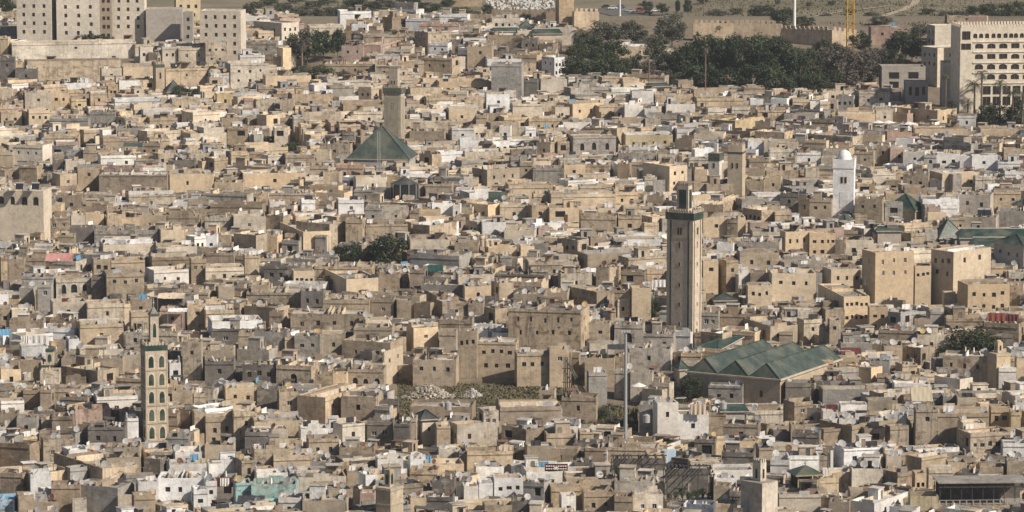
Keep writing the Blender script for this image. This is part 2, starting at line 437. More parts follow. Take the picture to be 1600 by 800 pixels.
def slab(mb, Q, s0, s1, z0, z1, t0, t1, m, tint=(.5,)*3):
    mb.hexa([Q(s0, z0, t1), Q(s1, z0, t1), Q(s1, z0, t0), Q(s0, z0, t0), Q(s0, z1, t1), Q(s1, z1, t1), Q(s1, z1, t0), Q(s0, z1, t0)], m, tint)

# ---------------------------------------------------------------- houses
DISHES = []                 # (world point, diameter, material, owner)
JUNK = MB()                 # the litter of the roofs
HUTS = 0
def spread_ops(W_, n, h, vis, size, rows=1):
    """n openings on a face W_ wide, in rows, near the top of a wall h high of which vis metres show"""
    out = []; per = [n//rows + (1 if k < n % rows else 0) for k in range(rows)]
    ww, wh = size; top = h - random.uniform(1.3, 1.8)
    step = min(3.0, max(wh+.7, (vis-1.2)/rows))
    for r_ in range(rows):
        k = per[r_]
        if k == 0: continue
        z1 = top - r_*step; z0 = z1-wh
        if z0 < .3: continue
        pitch = W_/(k+.4); w = min(ww, pitch*.62)
        for i in range(k):
            c = W_*.5 + (i-(k-1)/2)*pitch + random.uniform(-.06, .06)*pitch
            if rows < 3: w = min(ww, pitch*.62)*random.uniform(.72, 1.15); dz = random.uniform(-.25, .15); z0, z1 = top-r_*step-wh*random.uniform(.8, 1.1)+dz, top-r_*step+dz
            if z0 > .3 and c-w/2 > .35 and c+w/2 < W_-.35: out.append((round(c-w/2, 3), round(c+w/2, 3), round(z0, 3), round(z1, 3)))
    return out
def add_junk(F, w1, w2, z, n, near=False):
    for _ in range(n):
        a = random.uniform(.6, max(.7, w1-1.4)); b = random.uniform(.5, max(.6, w2-1.4)); k = random.random()
        if random.random() < .22 and w1 > 4:      # dividing wall right across the roof
            bb = random.uniform(.25, .8)*w2; JUNK.box(F, .3, w1-.3, bb, bb+.22, z+.02, z+random.uniform(.5, 1.3), 'plaster', vary(COLS[random.choice('ttcwgob')])); continue
        if k < .09 and w1 > 4.5 and w2 > 4.5:      # sheet roof on props
            w, d, hh = random.uniform(1.8, 3.4), random.uniform(1.6, 2.8), random.uniform(1.7, 2.2); a = min(a, w1-w-.3); b = min(b, w2-d-.3)
            c = random.choice([(.10, .095, .09), (.16, .14, .12), (.3, .28, .26), (.2, .12, .09), (.42, .40, .37)]); e = random.uniform(-.25, .25)
            JUNK.hexa([F(a, b, z+hh), F(a+w, b, z+hh), F(a+w, b+d, z+hh+e), F(a, b+d, z+hh+e), F(a, b, z+hh+.07), F(a+w, b, z+hh+.07), F(a+w, b+d, z+hh+e+.07), F(a, b+d, z+hh+e+.07)], 'plaster', c)
            for q in ((a+.1, b+.1), (a+w-.2, b+.1)): JUNK.box(F, q[0], q[0]+.1, q[1], q[1]+.1, z, z+hh, 'wood', WOODT)
            JUNK.box(F, a+.1, a+w-.1, b+d-.2, b+d-.08, z+.02, z+hh+min(0, e)-.02, 'plaster', tuple(x*.8 for x in COLS['t']))
        elif k < .5:
            w, d, hh = random.uniform(.3, 1.1), random.uniform(.3, .9), random.uniform(.2, .8)
            c = random.choice([(.45, .38, .3), (.3, .26, .22), (.5, .46, .4), (.2, .17, .15), (.12, .11, .11), (.34, .25, .19), (.4, .35, .29), (.6, .58, .55)])
            JUNK.box(F, a, a+w, b, b+d, z+.02, z+hh, 'plaster', vary(c, .2))
        elif k < .72:      # a leaning board or sheet of iron
            L, w = random.uniform(1.0, 2.4), random.uniform(.6, 1.3); c = random.choice([(.35, .33, .31), (.5, .48, .45), (.22, .15, .11), (.3, .3, .3)])
            JUNK.hexa([F(a, b, z+.05), F(a+L, b, z+.05), F(a+L, b+.08, z+.05), F(a, b+.08, z+.05), F(a, b+w*.5, z+w), F(a+L, b+w*.5, z+w), F(a+L, b+w*.5+.08, z+w), F(a, b+w*.5+.08, z+w)], 'plaster', c)
        elif k < .86:      # low dividing wall
            L = random.uniform(1.5, 3.5); c = vary(COLS[random.choice('tcwgo')])
            JUNK.box(F, a, min(a+L, w1-.3), b, b+.2, z+.02, z+random.uniform(.5, 1.2), 'plaster', c)
        else:              # cloth or plastic on a line
            L = random.uniform(1.2, 2.6); hh = random.uniform(.9, 1.3)
            c = random.choice(['cloth_white', 'cloth_sand', 'cloth_dark', 'cloth_tan', 'cloth_white', 'cloth_maroon' if random.random() < .3 else 'cloth_dark', 'cloth_dark', 'cloth_sand', 'cloth_white', 'cloth_blue' if random.random() < .25 else 'cloth_sand'])
            n_ = 5; zt = z+hh+.5
            for q in range(n_):
                s0 = a+L*q/n_; s1 = a+L*(q+1)/n_; o0 = .12*math.sin(q*2.1); o1 = .12*math.sin((q+1)*2.1)
                JUNK.quad(F(s0, b+o0, z+.5), F(s1, b+o1, z+.5), F(s1, b, zt), F(s0, b, zt), c)
def hut_mesh(mb, F, a0, a1, b0, b1, z, hh, tint, rooft):
    mb.box(F, a0, a1, b0, b1, z, z+hh, 'plaster', tint, ('roof', rooft))
    e = .16
    mb.box(F, a0-e, a1+e, b0-e, b1+e, z+hh+.004, z+hh+.16, 'plaster', tuple(c*.9 for c in tint), ('roof', rooft))
def house(F, w1, w2, h, col, nr=0, nl=0, vis=3.0, hut=None, junk=3, mass=None, arches=(0, 0), door=False, name='house', cat='house', rows=None,
          winsize=None, parapet=None, smooth=False, wkind=None, visR=1, visL=1):
    """returns the root (or None when it goes into the mass of houses)"""
    tint = vary(COLS[col]); rooft = vary(random.choice(ROOFS + ([(.24, .215, .19), (.19, .17, .155), (.30, .265, .23)] if F.P[1] < 950 else [])), .12)
    if col == 'w' and random.random() < .7: rooft = vary((.56, .54, .50), .1)
    ph = parapet if parapet is not None else random.uniform(.35, 1.0)
    size = winsize or (random.uniform(.75, 1.05), random.uniform(.85, 1.25))
    def rws(n): return rows or (2 if n > 3 and vis > 5.5 else 1)
    opR = spread_ops(w1, nr, h-ph*.3, vis, size, rws(nr)) if nr else []
    opL = spread_ops(w2, nl, h-ph*.3, vis, size, rws(nl)) if nl else []
    aR = aL = []
    if arches[0]: aR = [(o[0], o[1], max(.4, o[2]-.9), o[3]) for o in spread_ops(w1, arches[0], h-ph*.2, vis, (1.5, 1.5))]; opR = aR
    if arches[1]: aL = [(o[0], o[1], max(.4, o[2]-.9), o[3]) for o in spread_ops(w2, arches[1], h-ph*.2, vis, (1.5, 1.5))]; opL = aL
    logg = []
    if not smooth and not any(arches) and vis > 2.8:
        for ops, W_ in ((opR, w1), (opL, w2)):
            if not ops and W_ > 3.6 and random.random() < .24:
                lw = random.uniform(1.2, min(2.8, W_*.5)); c = random.uniform(.6, W_-lw-.6) if W_ > lw+1.3 else .5; zt = h-ph*.6-random.uniform(.5, .9)
                if zt-1.9 > .2: q = (round(c, 3), round(c+lw, 3), round(zt-random.uniform(1.4, 1.9), 3), round(zt, 3)); ops.append(q); logg.append(q)
    mw = MB() if mass is None else mass; mr = MB() if mass is None else mass
    shell(mw, mr, F, w1, w2, h, ph, tint, rooft, opR, opL, .04 if smooth else .11, 'smooth' if smooth else 'plaster')
    QR, QL = faceR(F, w1, w2), faceL(F, w1, w2)
    root = None
    if mass is None:
        root = thing(name, F(w1/2, w2/2, 0), cat=cat)
        mw.build('walls', root); mr.build('roof', root)
    kinds = wkind or random.choice(['plain', 'plain', 'brown', 'white', 'blue'])
    nwin = 0
    for Q, ops, arch in ((QR, opR, aR), (QL, opL, aL)):
        for o in ops:
            s, w, z0, hh = (o[0]+o[1])/2, o[1]-o[0], o[2], o[3]-o[2]
            p = Q(s, z0, -.2)
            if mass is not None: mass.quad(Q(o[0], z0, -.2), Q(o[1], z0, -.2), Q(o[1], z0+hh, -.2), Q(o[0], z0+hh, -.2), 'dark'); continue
            if o in logg: place(DARK, 'opening', root, p, Q.rz, (w, 1, hh)); continue
            nwin += 1
            wo = place(WIN['plain' if arch else kinds], 'window', root, p, Q.rz, (w, 1, hh))
            if arch: place(arch_mesh(tint), 'arch', root, Q(s, z0, -.002), Q.rz, (w, 1, hh))
    if door and mass is None:
        Q = QR if w1*visR >= w2*visL else QL
        c = Q.w*random.uniform(.3, .6)
        z0 = max(.05, h-vis+.1)
        place(random.choice(DOORS), 'door', root, Q(c, z0, .08), Q.rz, (1.0, 1, 2.0))
    z = h-ph
    if hut is None: hut = random.random() < .33
    if hut and min(w1, w2) > 4.5:
        hw, hd = random.uniform(2.0, min(3.4, w1*.5)), random.uniform(2.0, min(3.2, w2*.5))
        a0 = random.uniform(.3, w1-hw-.3); b0 = random.uniform(w2*.35, w2-hd-.3) if w2-hd-.3 > w2*.35 else w2-hd-.3
        hh = random.uniform(1.9, 2.6); ht = tint if random.random() < .6 else vary(COLS[random.choice('wctg')])
        hm = MB() if mass is None else mass
        hut_mesh(hm, F, a0, a0+hw, b0, b0+hd, z+.03, hh, ht, vary(random.choice(ROOFS)))
        G = F.sub(a0, b0, z+.03); q = faceR(G, hw, hd); c = hw*random.uniform(.3, .7)
        if mass is None:
            ho = hm.build('roof_room', root)
            d = place(random.choice(DOORS), 'door', ho, q(c, .02, .08), q.rz, (.8, 1, 1.7))
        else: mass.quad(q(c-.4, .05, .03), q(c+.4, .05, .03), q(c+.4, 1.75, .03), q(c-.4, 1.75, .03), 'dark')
    if not smooth and vis > 2.2 and random.random() < .5:       # projecting ledge at roof level, long side
        lb = MB() if mass is None else mass; lt = tuple(c*.85 for c in tint[:3])+(1.0,); zl = h-ph-.12
        slab(lb, QR if w1*visR >= w2*visL else QL, 0.02, (w1 if w1*visR >= w2*visL else w2)-.02, zl, zl+.17, -.05, .13, 'plaster', lt)
        if mass is None: lb.build('ledge', root)
    add_junk(F, w1, w2, z, int(junk*1.25))
    if root is not None: root['_n'] = nwin
    return root
# ---------------------------------------------------------------- the houses the photograph shows, block by block
# left edge, near corner, right edge, top and lowest visible row (quarter photo pixels inside a 320 x 200 block), colour, then
# wN / vN windows on the right / left face, AN / BN arched ones, dN dishes, h a room on the roof, D a door, HN height in metres; on some walls colours d and g hold painted-in shade
TRACE = {
(0, 600): """450 735 840 650 810 g H9 d1|835 838 970 700 800 t|860 864 990 612 720 w v0 A1|985 1275 1285 590 735 w v3 S d4|1205 1210 1300 660 760 w w1
0 90 112 720 800 u|110 115 210 700 800 t|0 140 185 560 690 b|185 190 320 565 640 w d4|320 500 505 630 710 b|330 640 860 530 620 t d1|660 665 880 465 525 t w1
385 430 545 415 512 w D|0 185 250 380 520 b|265 270 465 350 460 t d2|550 780 790 270 390 d|790 795 865 215 305 w|245 365 370 310 350 b v1|105 230 240 210 300 g v1
325 455 460 200 270 b d1|455 470 690 160 260 p|600 605 860 80 150 w w1 d1|0 5 150 110 185 w|0 110 115 185 240 b|250 320 345 40 180 b|145 250 255 40 130 b
1075 1200 1205 40 130 t|1205 1210 1285 60 130 t w1|1040 1180 1190 330 430 g d1|1090 1095 1260 430 490 w|1050 1060 1290 505 590 w d2|900 1000 1050 470 570 d|1210 1215 1290 180 300 t d2
660 870 880 395 450 t d5""",
(320, 600): """0 5 185 210 380 t w4|170 180 325 175 385 o|110 130 325 25 140 o d1|325 455 462 35 170 d|460 465 585 50 190 t|575 753 1010 85 250 t w3 H11|800 860 1000 255 395 c w1
1015 1175 1180 235 370 d d3|1180 1280 1290 250 380 d|250 415 420 300 440 d|640 650 840 345 450 o|305 310 605 235 300 o|300 305 520 290 330 c d1|500 590 595 260 340 d|590 600 770 280 345 w w1
1075 1080 1240 470 510 w d2|420 430 700 450 520 t d4|305 310 530 410 470 t|20 25 230 500 575 w|180 230 320 480 570 t w1|525 530 665 540 575 w w1|320 325 520 560 610 w d1
580 585 885 585 635 c d2|960 1005 1078 570 640 w d3|75 190 195 585 760 g|185 192 290 620 760 k|290 570 578 630 690 k d3|600 770 925 665 730 b|460 600 610 710 795 w v1 d2|610 880 890 730 800 t d4
970 1060 1065 685 740 p|0 5 75 610 740 w w1 d2|880 890 1000 545 640 t|660 775 780 485 540 g d1|0 180 185 380 480 t d2|840 1060 1075 395 440 t d3""",
(640, 600): """250 297 465 255 365 s w1 v2|430 462 557 168 390 s w2 H9 n|165 170 255 265 365 o|0 40 42 215 380 t|640 728 850 285 390 b w1|850 855 1040 310 390 t|730 735 900 390 450 t
1060 1065 1150 300 370 o|355 360 645 425 510 o|180 182 310 410 495 c w1|310 350 355 420 490 g|0 5 85 470 545 w w1 d2|75 80 340 505 550 o d2|0 175 180 540 620 t d2|410 415 590 520 555 w d2
335 340 430 640 730 w|430 435 520 620 690 w D|525 530 710 590 710 w w3 S H7|710 840 885 620 740 g d2|880 885 1075 645 730 o w1|945 950 1040 700 780 w w1|1085 1090 1280 680 800 t|970 980 1280 600 670 t d1
725 730 1140 550 590 w|1095 1230 1240 400 480 b d2|1100 1235 1280 415 500 w|630 750 755 735 790 d|465 470 640 760 800 t|0 5 105 715 790 o d2|105 270 280 710 790 d|280 330 335 610 710 d|140 280 285 600 690 d
1030 1140 1150 490 560 d d1|560 565 950 145 250 b n|950 1165 1170 85 190 b n|0 390 395 145 190 b n|810 905 912 40 110 t""",
(960, 600): """155 238 242 130 330 g|240 270 400 120 360 w w1 S d3 H10|395 400 590 190 360 w w1 S H8|588 700 705 180 350 t d1|680 900 905 255 350 b d1|700 705 1055 170 240 c|1055 1125 1240 115 240 b w1|630 635 890 360 410 o d2
0 240 245 610 680 c|115 120 305 690 780 c w2|0 115 118 705 800 t|200 205 325 435 495 o|870 905 1000 400 500 t d3|975 1095 1100 475 560 w d1|1080 1085 1280 450 530 w d1
670 870 875 430 500 d d1|500 630 640 350 450 d d2|470 475 680 490 530 c d1|610 620 870 540 590 w|620 625 760 590 640 w D|620 720 725 640 730 t|630 755 760 750 800 o|720 790 795 670 760 d
1100 1105 1190 255 310 t|1110 1280 1285 310 380 d d3|450 620 625 755 800 n|1025 1030 1290 690 780 c n""",
(1280, 600): """0 205 600 262 380 t H10 d3|600 605 740 160 390 t H12 n|738 742 1060 183 390 t H11|860 945 1195 310 440 t w5 H9|865 900 1040 245 300 c w2 d1|1060 1075 1195 150 270 o w2|1195 1200 1260 175 280 y|1145 1150 1290 370 465 w d2 w1
1170 1175 1290 480 560 t d3|1000 1005 1150 520 570 t w1|95 155 390 405 525 w d3|240 300 305 480 530 g|305 365 415 470 540 c w1|415 420 515 450 510 c d2|400 490 580 555 640 b|580 600 670 560 630 o w2|540 640 800 460 560 t
800 805 920 490 570 t d1|680 685 840 540 630 c|20 25 120 175 240 w w1|120 125 400 215 260 w|130 135 300 130 165 w|430 545 550 195 240 w|545 600 605 160 260 w v1|190 195 370 670 720 t|190 345 565 745 810 w w2|565 570 745 700 770 y
870 1000 1005 560 640 d|1000 1005 1150 590 650 c|60 190 195 740 800 b|200 205 395 530 575 c d3|770 775 860 80 135 g w3|860 865 990 85 140 c w1|300 305 490 105 150 t|1220 1225 1280 115 160 w d1""",
(0, 400): """0 5 45 10 220 o|45 150 155 20 150 b|155 310 315 10 100 b|135 335 340 130 200 g v2|345 350 570 145 290 c A3 n|325 330 540 290 370 c w1|235 320 330 180 360 g v1 n|120 205 230 200 310 g d1|575 655 660 130 285 d|580 585 690 20 130 t w2
660 665 900 110 290 t w3 H9|908 962 1180 92 170 w w2 n|945 950 1190 10 90 b w1|1190 1195 1290 20 200 t w2|690 695 905 30 110 t|540 545 780 300 420 c w1 d1|70 75 165 340 400 c w1|60 270 275 405 510 b|0 60 65 330 450 t v1|165 275 280 360 400 b
490 500 770 430 600 t H8 D n|772 775 815 300 460 o n|815 820 940 355 460 t w1|1000 1160 1165 330 470 p|1165 1170 1290 300 470 o d1|60 130 330 500 560 w|410 430 495 520 640 w|495 500 770 590 630 c d1|385 765 770 640 700 t v2|380 610 740 720 800 t v2
765 875 880 620 730 c H8|1140 1255 1260 540 790 t v1 H11|1055 1060 1130 670 790 w w1|60 260 265 650 720 t|250 370 375 720 780 c n|0 5 130 710 790 o|130 135 300 570 620 w|1060 1130 1135 590 660 d|810 815 950 270 350 b""",
(320, 400): """0 5 245 75 145 c w3 d1|245 250 345 0 130 o|10 180 185 -20 70 b|370 520 525 60 150 d d1|550 555 685 95 160 o w4|685 1045 1050 68 140 t v2 D|680 885 1085 145 235 o H8|1085 1215 1220 115 230 b d2|80 85 185 195 280 t|290 400 405 180 225 t v2
260 600 605 230 310 t|600 740 755 220 360 d|740 1030 1035 275 365 t d2|1040 1180 1195 270 390 b v1|1195 1200 1290 280 390 b|0 5 100 285 350 o|0 5 185 340 440 o|245 440 530 325 450 t v1 d1 H8|40 45 360 410 460 w d3|40 335 345 455 560 d
535 990 1000 365 470 t v4 H8|1000 1005 1160 400 450 c d2|210 305 310 480 590 t A1|310 510 515 475 550 g|200 400 455 590 650 g|480 500 560 510 625 o|560 720 725 500 630 g v2|725 730 880 490 640 t w1|855 1160 1240 540 660 t v2 H9 d2
930 1170 1175 450 540 t|0 175 180 590 660 t v2|0 180 185 660 790 d|235 440 445 680 790 d v3|445 665 720 690 800 t B1|890 1120 1125 710 800 t B3|810 885 890 740 800 o|1112 1122 1240 600 800 o H12 n R66|850 905 930 660 700 c w1|690 800 805 740 800 t""",
(640, 400): """0 205 365 290 390 b v2 d1|365 460 465 295 385 b w1 d2|465 535 610 330 425 t|185 390 395 400 480 b v2 d1|185 290 295 470 600 t|-20 25 180 450 610 o w1 d1|20 290 295 650 740 t v3|300 420 425 470 740 t v3 H12|425 665 670 540 740 t v7 H11
430 490 495 460 540 w|520 525 735 480 540 w d1|668 672 870 612 800 t w3 H12|870 875 1015 582 800 t H12|615 1070 1125 345 640 t v9 H14 d6 n|510 560 650 170 290 t|340 345 510 190 280 o d3|70 365 370 180 230 d d3
940 945 1140 110 195 c w1 d2|1165 1245 1260 70 200 b d1|1245 1250 1290 70 200 o|985 1170 1290 225 330 t d2|740 745 1060 40 110 t|0 95 100 90 170 b d2|300 305 530 120 165 c d3|650 840 860 240 280 t d3|1130 1135 1190 370 430 w|1125 1250 1255 420 540 t v1
1200 1205 1290 340 420 o d2|1095 1280 1290 640 720 t|1115 1120 1235 730 800 g|1120 1125 1280 550 640 c w1 D|560 565 640 0 65 g|0 310 390 0 60 g""",
(960, 400): """0 5 40 50 190 o|40 190 200 100 210 b d1|195 200 320 85 210 o w1|0 100 105 215 410 t|105 110 230 200 410 o H10 n|15 20 90 270 415 c w1 d1|550 555 650 30 250 o w1 H9|645 700 775 30 230 t w1|780 785 1030 -20 100 t w2
850 970 975 105 175 t|830 835 985 185 340 o w3 H7|980 985 1260 110 280 o w3 H8 d4|740 975 1145 440 570 t v3 H9|540 650 655 355 480 g v2|540 675 735 485 550 t d2|660 970 975 370 440 b|1140 1185 1290 400 540 c w1
0 180 185 430 560 s B1|180 370 376 490 600 s|100 350 370 580 730 s v1 H9|0 85 90 630 720 t|0 95 100 720 800 s|100 235 238 730 800 c|1285 1290 1370 650 720 t""",
(1280, 400): """20 75 275 85 220 o w3 H8 d1|268 352 592 -20 330 o w6 v1 H14 n|592 600 700 62 300 o w3 H10 n|700 840 1075 -25 310 o v5 w2 H14 n|865 930 1190 180 370 o w8 H10|1070 1075 1150 60 150 o w1|1180 1185 1290 100 170 c w3|1190 1275 1280 185 330 t
-10 155 315 255 460 o v2 w10 H8|310 315 430 320 470 o w4 d1|430 510 575 355 445 g|690 695 780 350 460 g H6|780 820 930 330 390 o w1|790 795 1020 390 450 t w2|1030 1248 1290 425 580 t v5 H8|610 615 800 490 570 c w1 d3|60 65 135 400 620 t w1|0 60 62 440 560 t
400 405 520 560 620 o d3|520 635 695 575 720 b|475 520 615 680 755 o w2|290 440 445 660 720 g d7|775 1045 1055 630 800 t v3 H8 d2|1230 1235 1290 640 800 o d2|170 325 395 700 800 o|720 880 960 770 840 c|130 135 330 545 620 g d5|370 600 610 470 530 t d4""",
(0, 200): """-40 270 322 395 700 c B4 H16 n S|80 265 325 110 250 c v3 H9 d2|325 375 480 290 400 t|480 485 620 250 400 t w1 H7|620 1045 1050 292 405 b n|1055 1060 1290 290 400 o H7 w1|625 630 850 175 235 w w2|840 845 1030 250 320 w w3|405 410 530 205 275 c w1|520 690 700 140 230 t
0 80 85 150 240 t|120 230 265 240 350 t|330 400 405 210 280 d|410 530 535 145 200 g|860 1000 1020 95 160 b|930 935 1060 70 120 o|640 645 860 70 140 t|1050 1215 1220 200 290 d d4|800 805 1100 420 480 c|390 510 515 420 520 b v1|510 660 665 490 530 b
670 835 840 510 590 t|840 1040 1045 545 610 t|1045 1245 1250 550 610 t|660 670 870 560 630 o|445 530 535 545 620 c|530 535 650 540 610 o|300 435 440 560 660 b|435 580 585 620 740 d|590 990 1000 640 760 g H8 d1|1000 1005 1150 640 740 o|1160 1215 1285 680 760 w w2
360 465 475 670 740 t|980 985 1230 745 790 c|640 645 970 730 790 c d2""",
(320, 200): """0 60 145 190 280 t|160 165 275 160 240 o|140 270 275 0 110 t|230 240 630 285 375 o H7|720 910 935 100 190 t|860 935 940 30 110 g|600 780 785 150 215 c v1|735 740 805 275 370 o|940 945 1140 310 390 c|930 1200 1210 392 450 g d1 n|830 835 995 450 540 w w1
1115 1120 1275 495 600 c w1|1000 1110 1115 500 600 g|1000 1005 1270 605 720 t H9|880 985 1000 570 760 t|565 570 840 555 640 o w3|570 780 880 600 760 t H8|380 490 540 550 640 t|175 180 380 555 665 c w1|0 170 175 560 650 c A2|390 615 790 650 780 o v7 H7
180 320 390 670 740 t|0 75 80 670 740 w v1|600 605 690 450 510 w|400 405 500 460 500 w|320 395 400 410 490 o|400 690 695 410 460 t|60 240 245 340 400 t|0 55 60 290 390 o|430 435 520 0 60 c|500 505 690 170 240 t""",
(640, 200): """0 215 220 20 100 b|60 140 200 165 240 t|260 265 405 0 70 w w1|560 630 635 -10 70 w v1|310 315 430 75 120 w|340 345 580 150 185 c|390 485 690 262 400 t v1 w3 H8|790 880 1000 90 160 t w1|985 1022 1290 55 170 s A3 H8 n|690 770 780 215 330 t v1|770 960 965 250 350 g
615 620 895 360 410 o|770 775 880 410 470 o|880 885 1290 415 490 o d2|380 490 560 480 560 o|560 565 740 480 580 o w1|740 765 870 485 590 o|870 875 1060 500 590 o D|1070 1290 1295 550 660 t d2|1060 1065 1230 365 415 o|1170 1175 1290 500 555 o
960 965 1100 230 290 o|1075 1080 1250 230 280 t|20 125 295 610 690 t d1|0 60 65 515 580 b|590 780 785 640 710 c d1|920 1050 1120 700 790 t v3|280 430 440 720 790 t v1|0 5 250 700 760 c|690 695 780 740 790 o|100 265 270 350 400 t|270 315 320 480 530 w v1|135 140 270 470 510 w d1
450 455 610 590 640 w d1|720 725 790 0 60 w w1|720 790 795 140 200 d""",
(960, 200): """65 70 365 45 110 y w4|25 255 262 158 205 g v8|270 275 380 165 235 c w1|20 95 110 225 330 b d1|175 345 455 240 410 o w4 H9 d2|450 505 560 245 340 o w1|460 465 590 190 260 c w2 d3|0 5 150 400 480 o|0 5 130 350 400 o|205 305 310 430 480 b|20 25 170 555 640 o|170 235 335 555 670 o
550 555 820 560 690 o H8|705 770 775 570 670 t d1|540 680 820 480 560 t|820 935 940 330 410 t|940 1040 1045 310 410 t|1075 1130 1135 180 260 t v1|840 940 945 255 300 t|945 950 1150 265 310 t|1035 1150 1155 410 510 d v1|1150 1230 1290 445 570 o v1|805 920 1000 515 580 t v4
1000 1005 1110 530 610 o|780 1030 1035 715 800 s v2 H9 d2|1035 1070 1215 650 800 o w5 v1 H9|1215 1220 1330 655 800 o w4 H9|550 555 620 700 750 w w1|640 740 745 725 770 w d2|1135 1140 1290 155 215 w|930 935 1150 85 130 c|965 970 1090 135 200 c w2|830 835 930 85 130 w|0 5 300 700 740 w|1190 1195 1280 250 300 c""",
(1280, 200): """735 740 880 160 250 w w2 S H7|655 735 738 170 250 w v1|525 660 665 150 225 w v1|950 955 1115 170 275 w w1 S|880 950 955 175 260 w|1115 1120 1255 210 270 w|360 435 440 110 240 t v1|440 445 570 130 220 p w1|420 425 580 25 65 p|235 340 345 150 250 t|690 770 1000 285 400 o w3 H7
525 680 690 290 370 t D|230 235 350 350 420 o|222 395 412 445 600 t v2 H8|870 1070 1090 420 550 s v2 H8|1085 1090 1260 400 490 o|850 1105 1110 560 625 s n|1110 1290 1295 520 630 s n|160 165 340 700 760 c w2|100 160 165 700 790 b|0 5 105 655 790 o w3|510 575 660 660 740 t d1|340 345 510 660 720 t
1150 1155 1290 130 210 o|595 600 930 5 40 o|1005 1010 1265 5 50 o|1155 1160 1290 270 320 w|-60 78 82 450 580 t v2""",
(0, 0): """285 445 455 145 255 g n|455 460 790 175 235 w n|790 795 845 120 210 w w1|0 100 105 165 230 g|130 135 285 190 240 c w1|70 75 850 275 380 c n|165 170 755 385 510 o n|870 875 955 295 420 c w2|1010 1015 1110 295 420 c w2|1110 1115 1290 300 420 c w4|1030 1035 1290 430 540 o n|765 770 960 420 500 o n
95 230 235 430 520 d v1 d1|0 90 95 360 510 d|630 635 760 430 500 c|740 745 870 505 560 w|150 155 320 580 690 c w1|310 315 430 580 680 o w2|175 180 310 690 790 o w3|0 5 135 700 790 o w2|310 550 555 740 790 g v1|560 720 725 700 790 g|670 675 735 540 640 o w2|440 445 540 620 670 y w1
560 565 670 580 640 o w1|400 405 570 520 560 w d1|890 895 1080 690 730 w w1|930 935 1110 740 790 o|1070 1075 1250 620 670 o w2|0 75 80 555 620 c|1180 1185 1250 660 700 w w1|0 50 65 235 370 o|725 895 900 800 850 g""",
(320, 0): """220 445 450 265 350 g|215 220 375 345 400 w w1|450 488 540 300 450 o|125 160 400 400 560 c w6 H9|375 380 665 475 540 o n|330 335 430 540 600 t w2|315 320 470 620 700 c|470 555 560 625 720 t|540 545 800 590 650 o|600 605 850 700 750 c|855 990 1000 285 390 p v2|990 1100 1225 280 340 p|985 990 1225 220 285 t
745 1065 1070 400 460 t v4|1110 1170 1290 110 210 b|840 845 1040 70 120 w|650 655 870 165 210 c|960 1040 1120 545 650 t|860 865 1120 655 690 t w1|0 5 135 270 420 c w5|70 75 180 590 670 y|230 235 340 690 730 w|325 385 470 720 800 o|550 555 620 730 790 c|925 930 1110 700 760 c|1070 1230 1235 410 460 t|100 105 220 740 780 t""",
(640, 0): """30 115 262 200 350 t H10 n|60 310 318 150 200 p|70 265 320 365 490 t v2 H7|360 515 520 290 435 t v1 H9|485 695 700 220 310 t|510 700 705 400 620 g H13 n|480 485 700 370 400 w w2|700 705 790 395 480 o w1|640 795 830 345 450 t|825 905 972 360 475 w w6 H9|815 820 985 495 580 c H6|510 515 690 115 165 c w4|670 675 830 190 240 c w2
180 185 505 510 560 o w9 n|0 5 200 550 590 o|475 480 625 590 690 w w1|640 645 830 650 720 c|925 1020 1245 650 755 o w3 H8|240 245 420 680 760 o|130 135 225 705 750 w|740 745 955 740 800 o w2|955 960 1180 765 800 w|415 485 490 720 790 t|240 360 365 575 620 c|330 335 480 240 280 w|700 800 810 240 330 d|100 105 300 610 660 t
700 800 805 500 610 d|860 865 1030 170 240 c""",
(960, 0): """105 110 245 570 640 w|250 255 490 590 660 o|320 325 505 650 700 w|510 515 815 615 670 o H6|580 585 680 680 740 c w1|630 755 935 755 800 y|730 735 850 670 720 c w1|890 895 1080 690 750 o|0 60 65 670 750 t v1|60 65 180 660 700 w|185 190 275 685 720 w|845 850 930 620 660 w|1110 1115 1220 620 670 o|1220 1225 1280 640 680 w w1
0 5 215 290 360 o w2|140 145 270 380 490 t w1|215 220 375 310 370 c""",
(1280, 0): """245 250 440 575 660 c w2 n|105 215 230 600 700 g v3|115 120 350 710 750 o|445 740 860 690 770 o v3 w2|860 865 980 725 790 w|350 355 460 690 740 c w1|320 325 550 170 250 p w2|0 5 60 640 700 c"""}
SPECS = []
for (ox, oy), text in TRACE.items():
    for e in text.replace('\n', '|').split('|'):
        p = e.split()
        if len(p) < 6: continue
        xl, xc, xr, yt, yb = [float(v)/4 for v in p[:5]]
        d = dict(xl=ox+xl, xc=ox+xc, xr=ox+xr, yt=oy+yt, yb=oy+yb, col=p[5], w=None, v=None, A=0, B=0, d=0, H=None, hut=None, D=False, R=None, S=False)
        for f in p[6:]:
            if f == 'h': d['hut'] = True
            elif f == 'n': d['hut'] = False
            elif f == 'D': d['D'] = True
            elif f == 'S': d['S'] = True
            elif f[0] == 'H': d['H'] = float(f[1:])
            elif f[0] == 'R': d['R'] = float(f[1:])
            else: d[f[0]] = int(f[1:])
        SPECS.append(d)
